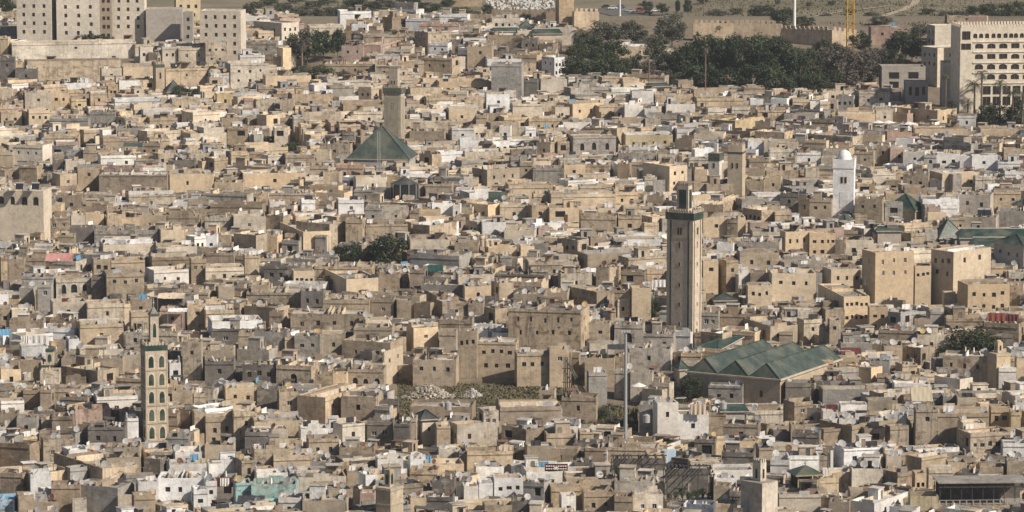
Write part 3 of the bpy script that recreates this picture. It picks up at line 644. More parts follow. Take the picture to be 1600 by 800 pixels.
# ---------------------------------------------------------------- the ground, one sheet to the horizon
def ground_sheet():
    xs = np.concatenate([np.linspace(-1200, -300, 10), np.linspace(-280, 280, 57), np.linspace(300, 1200, 10)])
    ys = np.concatenate([np.linspace(-280, 640, 8), np.linspace(660, 1800, 115), np.linspace(1840, 2400, 12)])
    V = [(x, y, ground(x, y)) for y in ys for x in xs]
    n = len(xs); Fc = [(j*n+i, j*n+i+1, (j+1)*n+i+1, (j+1)*n+i) for j in range(len(ys)-1) for i in range(n-1)]
    me = bpy.data.meshes.new('ground'); me.from_pydata(V, [], Fc); me.materials.append(M['ground'])
    o = bpy.data.objects.new('ground', me); COL.objects.link(o); o['kind'] = 'structure'
ground_sheet()
def strip(name, pts, width, m, lift=.05):
    """a path or road laid on the ground through photo points"""
    P = [Vector(spot(*q)) for q in pts]; mb = MB(); L = []
    for i, p in enumerate(P):
        d = (P[min(i+1, len(P)-1)]-P[max(i-1, 0)]); d.z = 0; d.normalize(); nrm = Vector((-d.y, d.x, 0))
        L.append((p-nrm*width/2, p+nrm*width/2))
    for a, b in zip(L[:-1], L[1:]):
        n = 8
        for k in range(n):
            q = [a[0].lerp(b[0], k/n), a[0].lerp(b[0], (k+1)/n), a[1].lerp(b[1], (k+1)/n), a[1].lerp(b[1], k/n)]
            mb.quad(*[(v.x, v.y, ground(v.x, v.y)+lift+.25) for v in q], m)
    return mb.build(name, kind='structure')
LMS = []                                   # (phrase, photo x, photo y) to tell houses where they are
def lm(phrase, x, y): LMS.append((phrase, x, y))
def claim(F, w1, w2, xl, xr, yt, yb, key=False):
    i, j = mark(F, w1, w2, .3); OCC[i, j] = True; protect(xl, xr, yt, yb, F.d, key)

# ---------------------------------------------------------------- minarets and towers
def merlons(mb, F, w1, w2, z, hh, n, m='plaster', tint=(.5,)*3, th=.25, gap=.42):
    for side in range(4):
        L = w1 if side % 2 == 0 else w2
        k = n if side % 2 == 0 else max(2, int(round(n*w2/w1)))
        pitch = L/k
        for i in range(k):
            a0, a1 = i*pitch+pitch*gap/2, (i+1)*pitch-pitch*gap/2
            if side == 0: mb.box(F, a0, a1, 0, th, z, z+hh, m, tint)
            elif side == 1: mb.box(F, w1-th, w1, a0, a1, z, z+hh, m, tint)
            elif side == 2: mb.box(F, a0, a1, w2-th, w2, z, z+hh, m, tint)
            else: mb.box(F, 0, th, a0, a1, z, z+hh, m, tint)
def minaret(xl, xc, xr, yt, yb, tint, label, band=None, lantern=None, mer=6, extra=None, R=None, m='smooth', name='minaret', cat='minaret', over=.0, group=None):
    """square tower; yt is the top of the shaft, yb its foot; lantern = (xl, xc, xr, ytop) photo columns of the small turret"""
    vis = (yb-yt); h = 8.0
    for _ in range(6):
        F, w1, w2 = solve(xl, xc, xr, yt, h, R); h = vis/F.sc/cp
    F, w1, w2 = solve(xl, xc, xr, yt, h, R)
    root = thing(name, F(w1/2, w2/2, 0), label, cat, group)
    b = MB(); b.box(F, 0, w1, 0, w2, -2, h, m, tint, ('roof', (.4, .36, .3))); b.build('shaft', root)
    QR, QL = faceR(F, w1, w2), faceL(F, w1, w2)
    z = h
    if band:
        bm, bh, bt = band; e = over+.06
        b = MB(); b.box(F, -e, w1+e, -e, w2+e, h-bh, h+.06, bm, bt, ('roof', (.4, .36, .3))); b.build('tile_band', root); z = h+.06
        e2 = e
    else: e2 = 0
    if mer:
        b = MB(); G = F.sub(-e2, -e2, 0); merlons(b, G, w1+2*e2, w2+2*e2, z+.002, .75, mer, 'plaster', tint); b.build('battlement', root)
    top = z
    if lantern:
        lw1 = (lantern[2]-lantern[1])/F.sc; lw2 = (lantern[1]-lantern[0])/F.sc
        k = max(.3, (lw1+lw2)/max(.1, (xr-xl)/F.sc)); a, bb = w1*k, w2*k
        lh = (yt-lantern[3])/F.sc/cp
        G = F.sub((w1-a)/2, (w2-bb)/2, z+.004)
        lo = MB(); lo.box(G, 0, a, 0, bb, 0, lh, m, tint, ('roof', tint)); lo = lo.build('lantern', root)
        root['_lan'] = (lh,); L = (G, a, bb, lh, lo)
    else: L = None
    if extra: extra(root, F, w1, w2, h, QR, QL, L)
    claim(F, w1, w2, xl, xr, yt, yb-5, True)
    return root, F, w1, w2, h, L
def finial(root, p, h=2.2):
    b = MB(); b.tube(p, (p[0], p[1], p[2]+h), .09, .05, 6, 'metal'); b.build('finial', root)
    for k, r in ((.35, .28), (.6, .2), (.8, .13)):
        o = MB(); c = (p[0], p[1], p[2]+h*k); n = 8
        ring = [(r*math.cos(2*math.pi*i/n), r*math.sin(2*math.pi*i/n)) for i in range(n)]
        top = (c[0], c[1], c[2]+r); bot = (c[0], c[1], c[2]-r)
        for i in range(n):
            a, d = ring[i], ring[(i+1) % n]; A = (c[0]+a[0], c[1]+a[1], c[2]); D = (c[0]+d[0], c[1]+d[1], c[2])
            o.tri(A, D, top, 'metal'); o.tri(D, A, bot, 'metal')
        o.build('finial_ball', root)
def slit(root, Q, s, z, w, hh, m=None):
    b = MB(); slab(b, Q, s-w/2-.12, s+w/2+.12, z-.1, z+hh+.12, -.02, .05, 'smooth', (.5, .42, .32)); fr = b.build('window_frame', root)
    b = MB(); slab(b, Q, s-w/2, s+w/2, z, z+hh, .0, .056, 'dark'); b.build('window', root)
TAN_T, BUFF = (.47, .385, .285), (.50, .40, .28)
# the tall minaret with green corner strips
def ex_tall(root, F, w1, w2, h, QR, QL, L):
    for Q in (QL, QR):
        for f0, f1 in ((.12, .18), (.80, .86)):
            b = MB(); slab(b, Q, Q.w*f0, Q.w*f1, h*.115, h*.945, -.02, .06, 'tile_panel'); b.build('tile_strip', root)
        for zz in (.955, .075):
            b = MB(); slab(b, Q, Q.w*.26, Q.w*.72, h*zz, h*zz+.45, -.02, .07, 'tile_panel'); b.build('tile_strip', root)
            for f in (.10, .82):
                b = MB(); slab(b, Q, Q.w*f, Q.w*(f+.08), h*zz, h*zz+.45, -.02, .07, 'tile_panel'); b.build('tile_square', root)
        b = MB(); slab(b, Q, Q.w*.24, Q.w*.74, h*.82, h*.925, -.02, .05, 'smooth', (.52, .43, .33)); b.build('window_surround', root)
        for f in (.44, .54): slit(root, Q, Q.w*f, h*.845, .32, 1.5)
        for k, z in enumerate((.75, .62, .47, .33, .19)): slit(root, Q, Q.w*.5, h*z, .28, 1.3 if k == 0 else .8)
    G, a, bb, lh, lo = L
    for Q in (faceL(G, a, bb), faceR(G, a, bb)):
        b = MB(); slab(b, Q, Q.w*.2, Q.w*.82, lh*.14, lh*.86, -.02, .07, 'tile_panel'); b.build('tile_panel', lo)
    b = MB(); merlons(b, G, a, bb, lh+.003, .6, 4, 'plaster', (.30, .26, .2)); b.build('battlement', lo)
    finial(root, G(a/2, bb/2, lh), 2.6)
minaret(1042, 1083, 1097, 334, 552, (.565, .475, .38), 'tall tan minaret with green tile band, corner strips and green-panelled lantern',
        ('green', 1.55, (.5,)*3), (1061, 1077, 1085, 293), 8, ex_tall, over=.22)
lm('the tall green-banded minaret', 1070, 430)
# the left minaret with five rows of arched green panels
def ex_left(root, F, w1, w2, h, QR, QL, L):
    for Q, light in ((QR, 1), (QL, 0)):
        for r_ in range(6):
            zc = h - 2.2 - r_*3.75
            if zc-3.0 < 0: break
            for f in (.265, .735):
                c = Q.w*f; hw = Q.w*.11
                b = MB(); arch_panel(b, Q, c-hw-.32, c+hw+.32, zc-2.75, zc+.35, -.02, .05, 'smooth', (.64, .56, .43), .5); fr = b.build('arch_frame', root)
                b = MB(); arch_panel(b, Q, c-hw, c+hw, zc-2.4, zc, -.01, .10, 'tile_panel', spring=.6); b.build('tile_panel', root)
            b = MB(); slab(b, Q, Q.w*.04, Q.w*.96, zc-3.12, zc-2.98, -.02, .07, 'smooth', (.34, .25, .18)); b.build('string_course', root)
        for f in (0.02, .49, .95):
            b = MB(); slab(b, Q, Q.w*f, Q.w*f+.14, 1.0, h-1.3, -.02, .06, 'smooth', (.60, .50, .36)); b.build('rib', root)
    G, a, bb, lh, lo = L
    for Q in (faceR(G, a, bb), faceL(G, a, bb)):
        b = MB(); arch_panel(b, Q, Q.w*.2, Q.w*.8, lh*.2, lh*.82, -.02, .06, 'smooth', (.64, .56, .43)); b.build('arch_frame', lo)
        b = MB(); arch_panel(b, Q, Q.w*.3, Q.w*.7, lh*.25, lh*.74, -.01, .10, 'tile_panel'); b.build('tile_panel', lo)
    b = MB(); b.box(G, -.15, a+.15, -.15, bb+.15, lh+.003, lh+.4, 'green', (.5,)*3); b.build('tile_cornice', lo)
    b = MB(); e = .05; c = G(a/2, bb/2, lh+2.0)
    P = [G(e, e, lh+.41), G(a-e, e, lh+.41), G(a-e, bb-e, lh+.41), G(e, bb-e, lh+.41)]
    for k in range(4): b.tri(P[k], P[(k+1) % 4], c, 'green_pale')
    b.build('cap_roof', lo); finial(root, c, 1.6)
minaret(219.5, 226.5, 261.5, 541, 697, (.53, .46, .365), 'slender buff minaret with five rows of paired green arched panels and pale merlons',
        ('green', 1.05, (.5,)*3), (235, 238, 250.5, 496), 7, ex_left)
lm('the arched-panel minaret', 241, 610)
# the lattice minaret behind the big green pyramid
def ex_bou(root, F, w1, w2, h, QR, QL, L):
    for Q in (QL, QR):
        b = MB(); s0, s1, z0, z1 = Q.w*.16, Q.w*.84, h*.05, h*.86
        slab(b, Q, s0, s1, z0, z1, -.02, .04, 'smooth', (.30, .29, .235)); pn = b.build('lattice_field', root)
        b = MB(); n = 9; st = (s1-s0)/n*1.3
        k = -int((z1-z0)/st)-1
        def clip(sa, za, sb, zb):
            pts = []
            for q in range(0, 41):
                f = q/40; s, z = sa+(sb-sa)*f, za+(zb-za)*f
                if s0 <= s <= s1 and z0 <= z <= z1: pts.append((s, z))
            return (pts[0], pts[-1]) if len(pts) > 1 else None
        H_ = z1-z0
        for k in range(-int(H_/st)-1, n+int(H_/st)+2):
            for sg in (1, -1):
                c = clip(s0+k*st, z0, s0+k*st+sg*H_*.62, z1)
                if c: b.tube(Q(*c[0], .06), Q(*c[1], .06), .085, .085, 4, 'smooth', (.52, .46, .36))
        lat = b.build('lattice', root); lat['kind'] = 'stuff'
        for f in (.44, .56): slit(root, Q, Q.w*f, h*.66, .42, 2.4)
        for s_ in (.10, .86):
            b = MB(); slab(b, Q, Q.w*s_, Q.w*(s_+.04), h*.02, h*.93, -.02, .06, 'smooth', (.52, .45, .35)); b.build('rib', root)
    G, a, bb, lh, lo = L
    q = faceL(G, a, bb)
    for f in (.35, .65): slit(lo, q, q.w*f, lh*.2, .35, 1.0)
    b = MB(); merlons(b, G, a, bb, lh+.003, .6, 4, 'plaster', (.25, .25, .2)); b.build('battlement', lo)
    finial(root, G(a/2, bb/2, lh), 4.5)
minaret(599.5, 626, 632.5, 138, 238, (.455, .40, .32), 'grey-buff minaret with diamond lattice walls rising behind the large green pyramid roof',
        ('green_pale', 1.6, (.5,)*3), (608, 620, 625, 109), 7, ex_bou, over=.2)
lm('the lattice-walled minaret', 616, 160)
# white minaret with dome
def dome(root, c, r, m, tint, hz=1.0, name='dome', n=20):
    b = MB(); rings = 8
    for j in range(rings):
        t0, t1 = math.pi/2*j/rings, math.pi/2*(j+1)/rings
        for i in range(n):
            a0, a1 = 2*math.pi*i/n, 2*math.pi*(i+1)/n
            p = lambda t, a: (c[0]+r*math.cos(t)*math.cos(a), c[1]+r*math.cos(t)*math.sin(a), c[2]+r*hz*math.sin(t))
            if j == rings-1: b.tri(p(t0, a0), p(t0, a1), p(t1, a0), m, tint)
            else: b.quad(p(t0, a0), p(t0, a1), p(t1, a1), p(t1, a0), m, tint)
    return b.build(name, root, smooth=True)
def ex_white(root, F, w1, w2, h, QR, QL, L):
    b = MB(); b.box(F, -.14, w1+.14, -.14, w2+.14, h-2.4, h+.05, 'smooth', (.82, .815, .82, .15), ('roof', (.6, .6, .6))); b.build('cornice', root)
    for a, q in ((0, 0), (w1, 0), (w1, w2), (0, w2)):
        b = MB(); G = F.sub(a-.2, q-.2, 0); b.box(G, 0, .4, 0, .4, h+.052, h+.5, 'smooth', (.74, .73, .73)); b.build('corner_knob', root)
    dome(root, F(w1/2, w2/2, h+.05), min(w1, w2)*.43, 'smooth', (.78, .775, .77, .2), 1.28)
    for f in (.42, .60): slit(root, QL, QL.w*f, h-6.4, .55, 1.6)
    b = MB(); slab(b, QL, QL.w*.34, QL.w*.72, h*.22, h*.48, -.02, .06, 'smooth', (.76, .76, .77)); b.build('window_surround', root)
    slit(root, QL, QL.w*.5, h*.235, .6, 2.4)
minaret(1302, 1334.5, 1336, 250, 346, (.82, .815, .82, .15), 'white square minaret topped by a white dome', None, None, 0, ex_white)
lm('the white domed minaret', 1319, 290)
# a pair of small minarets right of the tall one
def ex_plain(root, F, w1, w2, h, QR, QL, L):
    for f in (.33, .66): slit(root, QL, QL.w*f, h-4.6, .5, 1.5)
    if L:
        G, a, bb, lh, lo = L
        b = MB(); merlons(b, G, a, bb, lh+.003, .5, 3, 'plaster', (.4, .35, .28)); b.build('battlement', lo)
def ex_one(root, F, w1, w2, h, QR, QL, L):
    slit(root, QL, QL.w*.5, h-4.2, .5, 1.4)
minaret(1107, 1124, 1131, 240, 290, (.62, .60, .56), 'small whitish minaret with a green band between cream house and tan minaret',
        ('green_pale', 2.2, (.5,)*3), (1120.5, 1124, 1126, 226), 0, ex_one)
minaret(1137, 1160, 1165, 238, 312, (.50, .42, .31), 'plain tan minaret with twin slits and dark band, right of a whitish one',
        ('slate', .5, (.5,)*3), (1138, 1160, 1165, 227), 0, ex_plain)
lm('the small twin minarets', 1138, 265)
def ex_topleft(root, F, w1, w2, h, QR, QL, L):
    slit(root, QR, QR.w*.5, h-4.6, .6, 2.0)
    b = MB(); slab(b, QR, QR.w*.2, QR.w*.8, h*.2, h*.9, -.02, .04, 'smooth', (.46, .38, .28)); b.build('panel', root)
    G, a, bb, lh, lo = L; slit(lo, faceR(G, a, bb), a*.5, lh*.3, .5, 1.2)
    c = G(a/2, bb/2, lh+1.6); b = MB(); P = [G(0, 0, lh), G(a, 0, lh), G(a, bb, lh), G(0, bb, lh)]
    for k in range(4): b.tri(P[k], P[(k+1) % 4], c, 'green_pale')
    b.build('cap_roof', lo)
minaret(238.5, 243.5, 257, 101, 150, (.53, .43, .31), 'small ochre minaret below the long old wall with a dark pyramid roof beside it',
        ('green_pale', 1.0, (.5,)*3), (246, 247.5, 252.5, 88), 5, ex_topleft)
lm('the old-wall minaret', 247, 120)
def ex_stub(root, F, w1, w2, h, QR, QL, L):
    for Q in (QR, QL):
        b = MB(); slab(b, Q, -.1, Q.w+.1, h-.55, h-.25, -.02, .14, 'smooth', (.4, .35, .28)); b.build('string_course', root)
        b = MB(); slab(b, Q, -.1, Q.w+.1, h-3.4, h-3.1, -.02, .12, 'smooth', (.4, .35, .28)); b.build('string_course', root)
        b = MB(); slab(b, Q, Q.w*.15, Q.w*.85, h-9, h-3.6, -.02, .05, 'smooth', (.42, .36, .27)); b.build('panel', root)
    G, a, bb, lh, lo = L
    for q in (faceR(G, a, bb), faceL(G, a, bb)):
        b = MB(); arch_panel(b, q, q.w*.25, q.w*.75, lh*.15, lh*.75, -.02, .05, 'tile_panel'); b.build('arch_panel', lo)
    finial(root, G(a/2, bb/2, lh), 1.8)
minaret(587, 610, 630, 764, 850, (.43, .36, .265), 'weathered tan minaret stub with slim lantern at the bottom edge', None, (601, 610, 616, 737), 0, ex_stub, m='plaster')
lm('the bottom-edge minaret stub', 608, 770)
def ex_wt(root, F, w1, w2, h, QR, QL, L):
    b = MB(); slab(b, QR, QR.w*.2, QR.w*.8, h-9, h-4, -.02, .05, 'smooth', (.56, .5, .42)); b.build('panel', root)
    G, a, bb, lh, lo = L
    for q in (faceR(G, a, bb), faceL(G, a, bb)): slit(lo, q, q.w*.5, lh*.15, .5, lh*.5)
    b = MB(); merlons(b, G, a, bb, lh+.003, .6, 3, 'plaster', (.5, .46, .4)); b.build('battlement', lo)
minaret(1157.5, 1191, 1215.5, 756, 850, (.57, .52, .44), 'pale square tower with slim lantern at the bottom edge', None, (1177.5, 1191, 1199, 727), 0, ex_wt, m='plaster')
lm('the pale lantern tower', 1187, 760)
def ex_right(root, F, w1, w2, h, QR, QL, L):
    slit(root, QR, QR.w*.5, h-4.5, .4, 1.0)
    b = MB(); b.box(F, -.1, w1+.1, -.1, w2+.1, h-.5, h+.08, 'smooth', (.5, .41, .29), ('roof', (.5, .42, .32))); b.build('cornice', root)
    G, a, bb, lh, lo = L
    for q in (faceR(G, a, bb), faceL(G, a, bb)): slit(lo, q, q.w*.5, lh*.25, .4, lh*.45)
    dome(lo, G(a/2, bb/2, lh), min(a, bb)*.5, 'smooth', (.5, .42, .3), .7, 'cap')
minaret(1541, 1557.5, 1579, 554, 612, (.55, .45, .31), 'squat ochre minaret with a small round-capped lantern beside the dark tree', None, (1554, 1559, 1567.5, 537), 0, ex_right)
lm('the squat ochre minaret', 1562, 580)
def ex_sm(root, F, w1, w2, h, QR, QL, L):
    G, a, bb, lh, lo = L
    q = faceL(G, a, bb); b = MB(); arch_panel(b, q, q.w*.25, q.w*.75, lh*.1, lh*.8, -.02, .05, 'tile_panel'); b.build('arch_panel', lo)
    b = MB(); b.box(G, -.12, a+.12, -.12, bb+.12, lh+.003, lh+.4, 'green', (.5,)*3); b.build('tile_cornice', lo)
minaret(64, 90, 93, 571, 605, (.58, .51, .40), 'short cream minaret with green band and pale merlons beside a gabled hut', ('green', 1.2, (.5,)*3), (75, 85, 88, 551), 7, ex_sm)
lm('the short cream minaret', 78, 575)
# ---------------------------------------------------------------- buildings with green tiled roofs
def hip(mb, P, apex, m, thick=.25, edge='smooth', et=(.5, .44, .36)):
    """pyramid or hip roof: P four eave corners, apex one point or ridge of two; closed below"""
    if isinstance(apex[0], (int, float)):
        for k in range(4): mb.tri(P[k], P[(k+1) % 4], apex, m)
    else:
        r0, r1 = apex      # ridge along P0->P1 direction
        mb.quad(P[0], P[1], r1, r0, m); mb.tri(P[1], P[2], r1, m); mb.quad(P[2], P[3], r0, r1, m); mb.tri(P[3], P[0], r0, m)
    Q = [(p[0], p[1], p[2]-thick) for p in P]
    for k in range(4): mb.quad(P[k], P[(k+1) % 4], Q[(k+1) % 4], Q[k], edge, et)
    mb.quad(Q[3], Q[2], Q[1], Q[0], edge, et)
def pyramid_hall(xl, xc, xr, yt, yb, yapex, col, label, m='green', name='tiled_hall', cat='hall', eave=.5, R=None, wins=(0, 0), H=None, ridges=True):
    vis = yb-yt; h = H or 7.0
    for _ in range(4):
        F, w1, w2 = solve(xl, xc, xr, yt, h, R, D=None); h = H or max(3.2, vis/F.sc/cp)
    F, w1, w2 = solve(xl, xc, xr, yt, h, R)
    if R is None: pass
    tint = vary(COLS[col], .04); mw, mr = MB(), MB()
    opR = spread_ops(w1, wins[0], h, vis/F.sc, (.8, 1.1)) if wins[0] else []
    opL = spread_ops(w2, wins[1], h, vis/F.sc, (.8, 1.1)) if wins[1] else []
    shell(mw, mr, F, w1, w2, h-.02, .1, tint, (.4, .36, .3), opR, opL, 0, 'smooth')
    root = thing(name, F(w1/2, w2/2, 0), label, cat)
    mw.build('walls', root)
    for Q, ops in ((faceR(F, w1, w2), opR), (faceL(F, w1, w2), opL)):
        for o in ops: place(WIN['plain'], 'window', root, Q((o[0]+o[1])/2, o[2], -.2), Q.rz, (o[1]-o[0], 1, o[3]-o[2]))
    e = eave; P = [F(-e, -e, h+.12), F(w1+e, -e, h+.12), F(w1+e, w2+e, h+.12), F(-e, w2+e, h+.12)]
    yc = proj(F(w1/2, w2/2, h))[1]
    ah = max(1.0, (yc-yapex)/F.sc/cp); apex = F(w1/2, w2/2, h+ah)
    b = MB(); hip(b, P, apex, m); ro = b.build('tiled_roof', root)
    if ridges:
        for k in range(4):
            b = MB(); b.tube((P[k][0], P[k][1], P[k][2]+.06), (apex[0], apex[1], apex[2]+.06), .14, .14, 5, 'green_pale'); b.build('ridge_tile', ro)
    claim(F, w1, w2, xl, xr, yapex, yb-2, True)
    return root, F, w1, w2, h, apex
pyramid_hall(543, 639, 651, 250, 258, 196, 's', 'hall under a large green tiled pyramid roof in front of the lattice minaret', 'green_pale', R=80, H=6.5, eave=.35)
lm('the large green pyramid', 598, 228)
r_, F_, a_, b_, h_, ap = pyramid_hall(1384, 1430, 1445.5, 330, 350, 302, 't', 'square hall with dark green pyramid roof right of the white minaret', 'green', eave=.35)
lm('the green-roofed square hall', 1415, 325)
pyramid_hall(1457, 1469, 1505, 372.5, 384, 343, 's', 'low hall with dark green pyramid roof at the end of the long green roofs', 'green', eave=.6)
pyramid_hall(1553, 1600, 1625, 385, 400, 366, 's', 'beige hall with worn green hip roof at the right edge', 'green', eave=.5, H=10, wins=(0, 3))
pyramid_hall(1583, 1604, 1625, 322, 330, 308, 'o', 'ochre block with small green pyramid roof at the right edge', 'green', eave=.4)
pyramid_hall(650, 660, 681, 656, 697, 640, 'c', 'cream turret with dark grey pyramid roof beside the grey towered house', 'slate', 'turret', 'turret', .5, wins=(1, 1))
lm('the cream turret', 666, 668)
pyramid_hall(1304, 1322, 1334, 347, 352, 334, 'w', 'tiny kiosk with green pyramid roof at the foot of the white minaret', 'green_pale', 'kiosk', 'kiosk', .3)
pyramid_hall(257, 262, 285, 144, 152, 126, 'o', 'small hall with dull green pyramid roof behind the small ochre minaret', 'slate', eave=.4)
pyramid_hall(809, 812, 834, 46, 60, 32, 'c', 'gatehouse room with green pyramid roof by the palm', 'green', eave=.4, wins=(2, 0))
pyramid_hall(1286, 1296, 1310, 603, 612, 590, 's', 'small annex with green pyramid roof right of the zigzag-roofed mosque', 'green_pale', eave=.3)
pyramid_hall(1113, 1117, 1150, 470, 482, 458, 'g', 'low house with crumbling dark green pyramid roof right of the tall minaret', 'slate', eave=.4, wins=(2, 0))
def long_roof(xl, xr, y_ridge, y_eave, yb, col, label, m='green', depth=9.0, flip=False, name='tiled_hall'):
    """a long hall seen from its side, green pitched roof facing the camera"""
    h = 6.5
    F, w1, w2 = solve(xl, xl+.5, xr, y_eave, h, None, depth)
    rise = max(.8, ((y_eave-y_ridge)/F.sc - w2/2*math.sin(PITCH))/cp)
    root = thing(name, F(w1/2, w2/2, 0), label, 'hall'); tint = vary(COLS[col], .04)
    mw, mr = MB(), MB(); shell(mw, mr, F, w1, w2, h-.02, .1, tint, (.4, .36, .3), (), (), 0, 'smooth'); mw.build('walls', root)
    b = MB(); e = .4; A = [F(-e, -e, h+.1), F(w1+e, -e, h+.1), F(w1+e, w2+e, h+.1), F(-e, w2+e, h+.1)]
    hip(b, A, (F(.5, w2/2, h+rise), F(w1-.5, w2/2, h+rise)), m); ro = b.build('tiled_roof', root)
    b = MB(); b.tube(F(.3, w2/2, h+rise+.08), F(w1-.3, w2/2, h+rise+.08), .16, .16, 5, 'smooth', (.5, .46, .4)); b.build('ridge_tile', ro)
    claim(F, w1, w2, xl, xr, y_ridge, yb, True); return root
long_roof(1500, 1640, 357, 372, 376, 's', 'long hall with dark green tiled roof running to the right edge')
long_roof(1520, 1640, 371, 388, 392, 's', 'second, nearer long hall with dark green tiled roof at the right edge')
long_roof(1371, 1408, 353, 361, 363, 's', 'short green tiled roof left of the dark green pyramid')
long_roof(771, 813, 42, 49, 52, 'w', 'low white hall with flat green tiled roof left of the gatehouse')
long_roof(833, 878, 44, 53, 62, 'c', 'cream gate hall with long dark green roof below the square wall tower')
long_roof(1014, 1046, 129, 135, 138, 'o', 'ochre wall with green coping left of the tall minaret')
long_roof(1127, 1168, 634, 643, 650, 's', 'narrow green tiled roof in front of the zigzag-roofed mosque')
# the mosque with three parallel green roofs
def mosque():
    xl, xc, xr, yt, yb = 1072, 1219, 1317, 595, 640; h = 7.0
    F, w1, w2 = solve(xl, xc, xr, yt, h, 65)
    root = thing('mosque', F(w1/2, w2/2, 0), 'mosque with three parallel green tiled roofs in zigzag and tan walls', 'mosque')
    tint = (.48, .39, .29); mw, mr = MB(), MB()
    opR = [(round(w1*f, 3), round(w1*f+.55, 3), h-4.6, h-2.2) for f in (.09, .16, .23, .30, .38, .55, .70, .77, .88)]
    opL = [(round(w2*f, 3), round(w2*f+.8, 3), h-4.0, h-2.4) for f in (.50, .78)]
    shell(mw, mr, F, w1, w2, h-.02, .1, tint, (.4, .36, .3), opR, opL, 0, 'smooth'); mw.build('walls', root)
    for Q, ops in ((faceR(F, w1, w2), opR), (faceL(F, w1, w2), opL)):
        for o in ops:
            place(WIN['plain'], 'window', root, Q((o[0]+o[1])/2, o[2], -.2), Q.rz, (o[1]-o[0], 1, o[3]-o[2]))
            place(arch_mesh(tint), 'arch', root, Q((o[0]+o[1])/2, o[2], -.002), Q.rz, (o[1]-o[0], 1, o[3]-o[2]))
    b = MB(); b.box(F, -.35, w1+.35, -.35, w2+.35, h, h+.35, 'smooth', (.52, .45, .36)); b.build('cornice', root)
    n = 3; bw = w2/n; rise = 21.5/F.sc/cp
    for k in range(n):
        b0, b1 = k*bw, (k+1)*bw; z = h+.36
        P = [F(0, b0+.05, z), F(w1, b0+.05, z), F(w1, b1-.05, z), F(0, b1-.05, z)]
        b = MB(); hip(b, P, (F(bw*.16, (b0+b1)/2, z+rise), F(w1-bw*.16, (b0+b1)/2, z+rise)), 'green_pale', .02)
        ro = b.build('tiled_roof', root)
        r0, r1 = F(bw*.16, (b0+b1)/2, z+rise+.06), F(w1-bw*.16, (b0+b1)/2, z+rise+.06)
        for p0, p1 in ((r0, r1), (P[0], r0), (P[3], r0), (P[1], r1), (P[2], r1)):
            c = MB(); c.tube(p0, p1, .13, .13, 5, 'green'); c.build('ridge_tile', ro)
    claim(F, w1, w2, xl, xr, 545, 612, True); protect(1130, xr, 600, 632, F.d, True)
mosque()
lm('the zigzag-roofed mosque', 1195, 590)
pyramid_hall(1086, 1120, 1160, 548, 556, 533, 's', 'small courtyard pavilion with green hip roof between tall minaret and mosque', 'green', eave=.5, H=5.5)
pyramid_hall(1052, 1062, 1076, 578, 585, 563, 's', 'corner pavilion with green pyramid roof at the left end of the mosque', 'green', eave=.3, H=6)
# the arcaded annex in front of the mosque wall
def block(xl, xc, xr, yt, yb, col, label, nr=0, nl=0, H=None, arches=(0, 0), cat='building', name='building', rows=None, R=None, winsize=(1.0, 1.3), wkind=None, parapet=.5, junk=0, hut=False, D=None, below=None):
    vis = yb-yt; h = H or 6.0
    for _ in range(4):
        F, w1, w2 = solve(xl, xc, xr, yt, h, R, D); h = H or max(3.0, vis/F.sc/cp*1.02)
    F, w1, w2 = solve(xl, xc, xr, yt, h, R, D)
    o = house(F, w1, w2, h, col, nr, nl, max(vis/F.sc, (rows or 0)*3.25+1.2), hut, junk, None, arches, False, name, cat, rows, winsize, parapet, True, wkind)
    tag(o, label, cat); claim(F, w1, w2, xl, xr, yt, yb)
    return o, F, w1, w2, h
block(1128, 1186, 1190, 617, 636, 's', 'low arcaded annex in front of the mosque side wall', arches=(0, 6), name='annex')
# ---------------------------------------------------------------- apartment blocks and hotel at the far edge
GRP = 'apartment blocks at the upper left'
block(26, 79.5, 88, -14, 40, 'c', 'cream apartment block with three window columns beside the dark trees, leftmost', 0, 15, 21, name='apartment_block', cat='apartment block', rows=5, wkind='brown')
block(88, 155, 157, -14, 42, 'c', 'cream apartment block with three window columns, second from left', 0, 15, 21, name='apartment_block', cat='apartment block', rows=5, wkind='brown')
block(156, 174, 176, -10, 43, 't', 'narrow shaded apartment wing between two cream blocks', 0, 10, 20, name='apartment_block', cat='apartment block', rows=5, wkind='brown')
block(175, 225, 229, -10, 44, 'c', 'cream apartment block with balcony windows left of the grey-white building', 0, 12, 19, name='apartment_block', cat='apartment block', rows=4, wkind='brown')
block(228, 285, 287, 14, 66, 's', 'blank grey-white building with pale blue lower wall', 0, 0, 14, name='apartment_block', cat='apartment block')
block(286, 301, 303, 19, 70, 's', 'narrow grey-beige building with three dark windows beside the blank building', 0, 4, 14, name='apartment_block', cat='apartment block', rows=4, wkind='brown')
block(272, 275, 313, -12, 36, 'y', 'yellow apartment block at the top edge behind the narrow grey building', 10, 0, 16, name='apartment_block', cat='apartment block', rows=4)
block(312, 376, 384, 17, 97, 'c', 'tall cream apartment block with four columns of windows', 0, 20, 19, name='apartment_block', cat='apartment block', rows=5, wkind='brown')
block(396, 440, 467, 36, 64, 'c', 'cream two-storey building with brown windows beside the palm trees', 6, 4, 8.5, name='apartment_block', cat='apartment block', rows=2, wkind='brown')
lm('the upper-left apartment blocks', 190, 30); lm('the tall apartment block', 345, 60)
CAT = 'hotel'
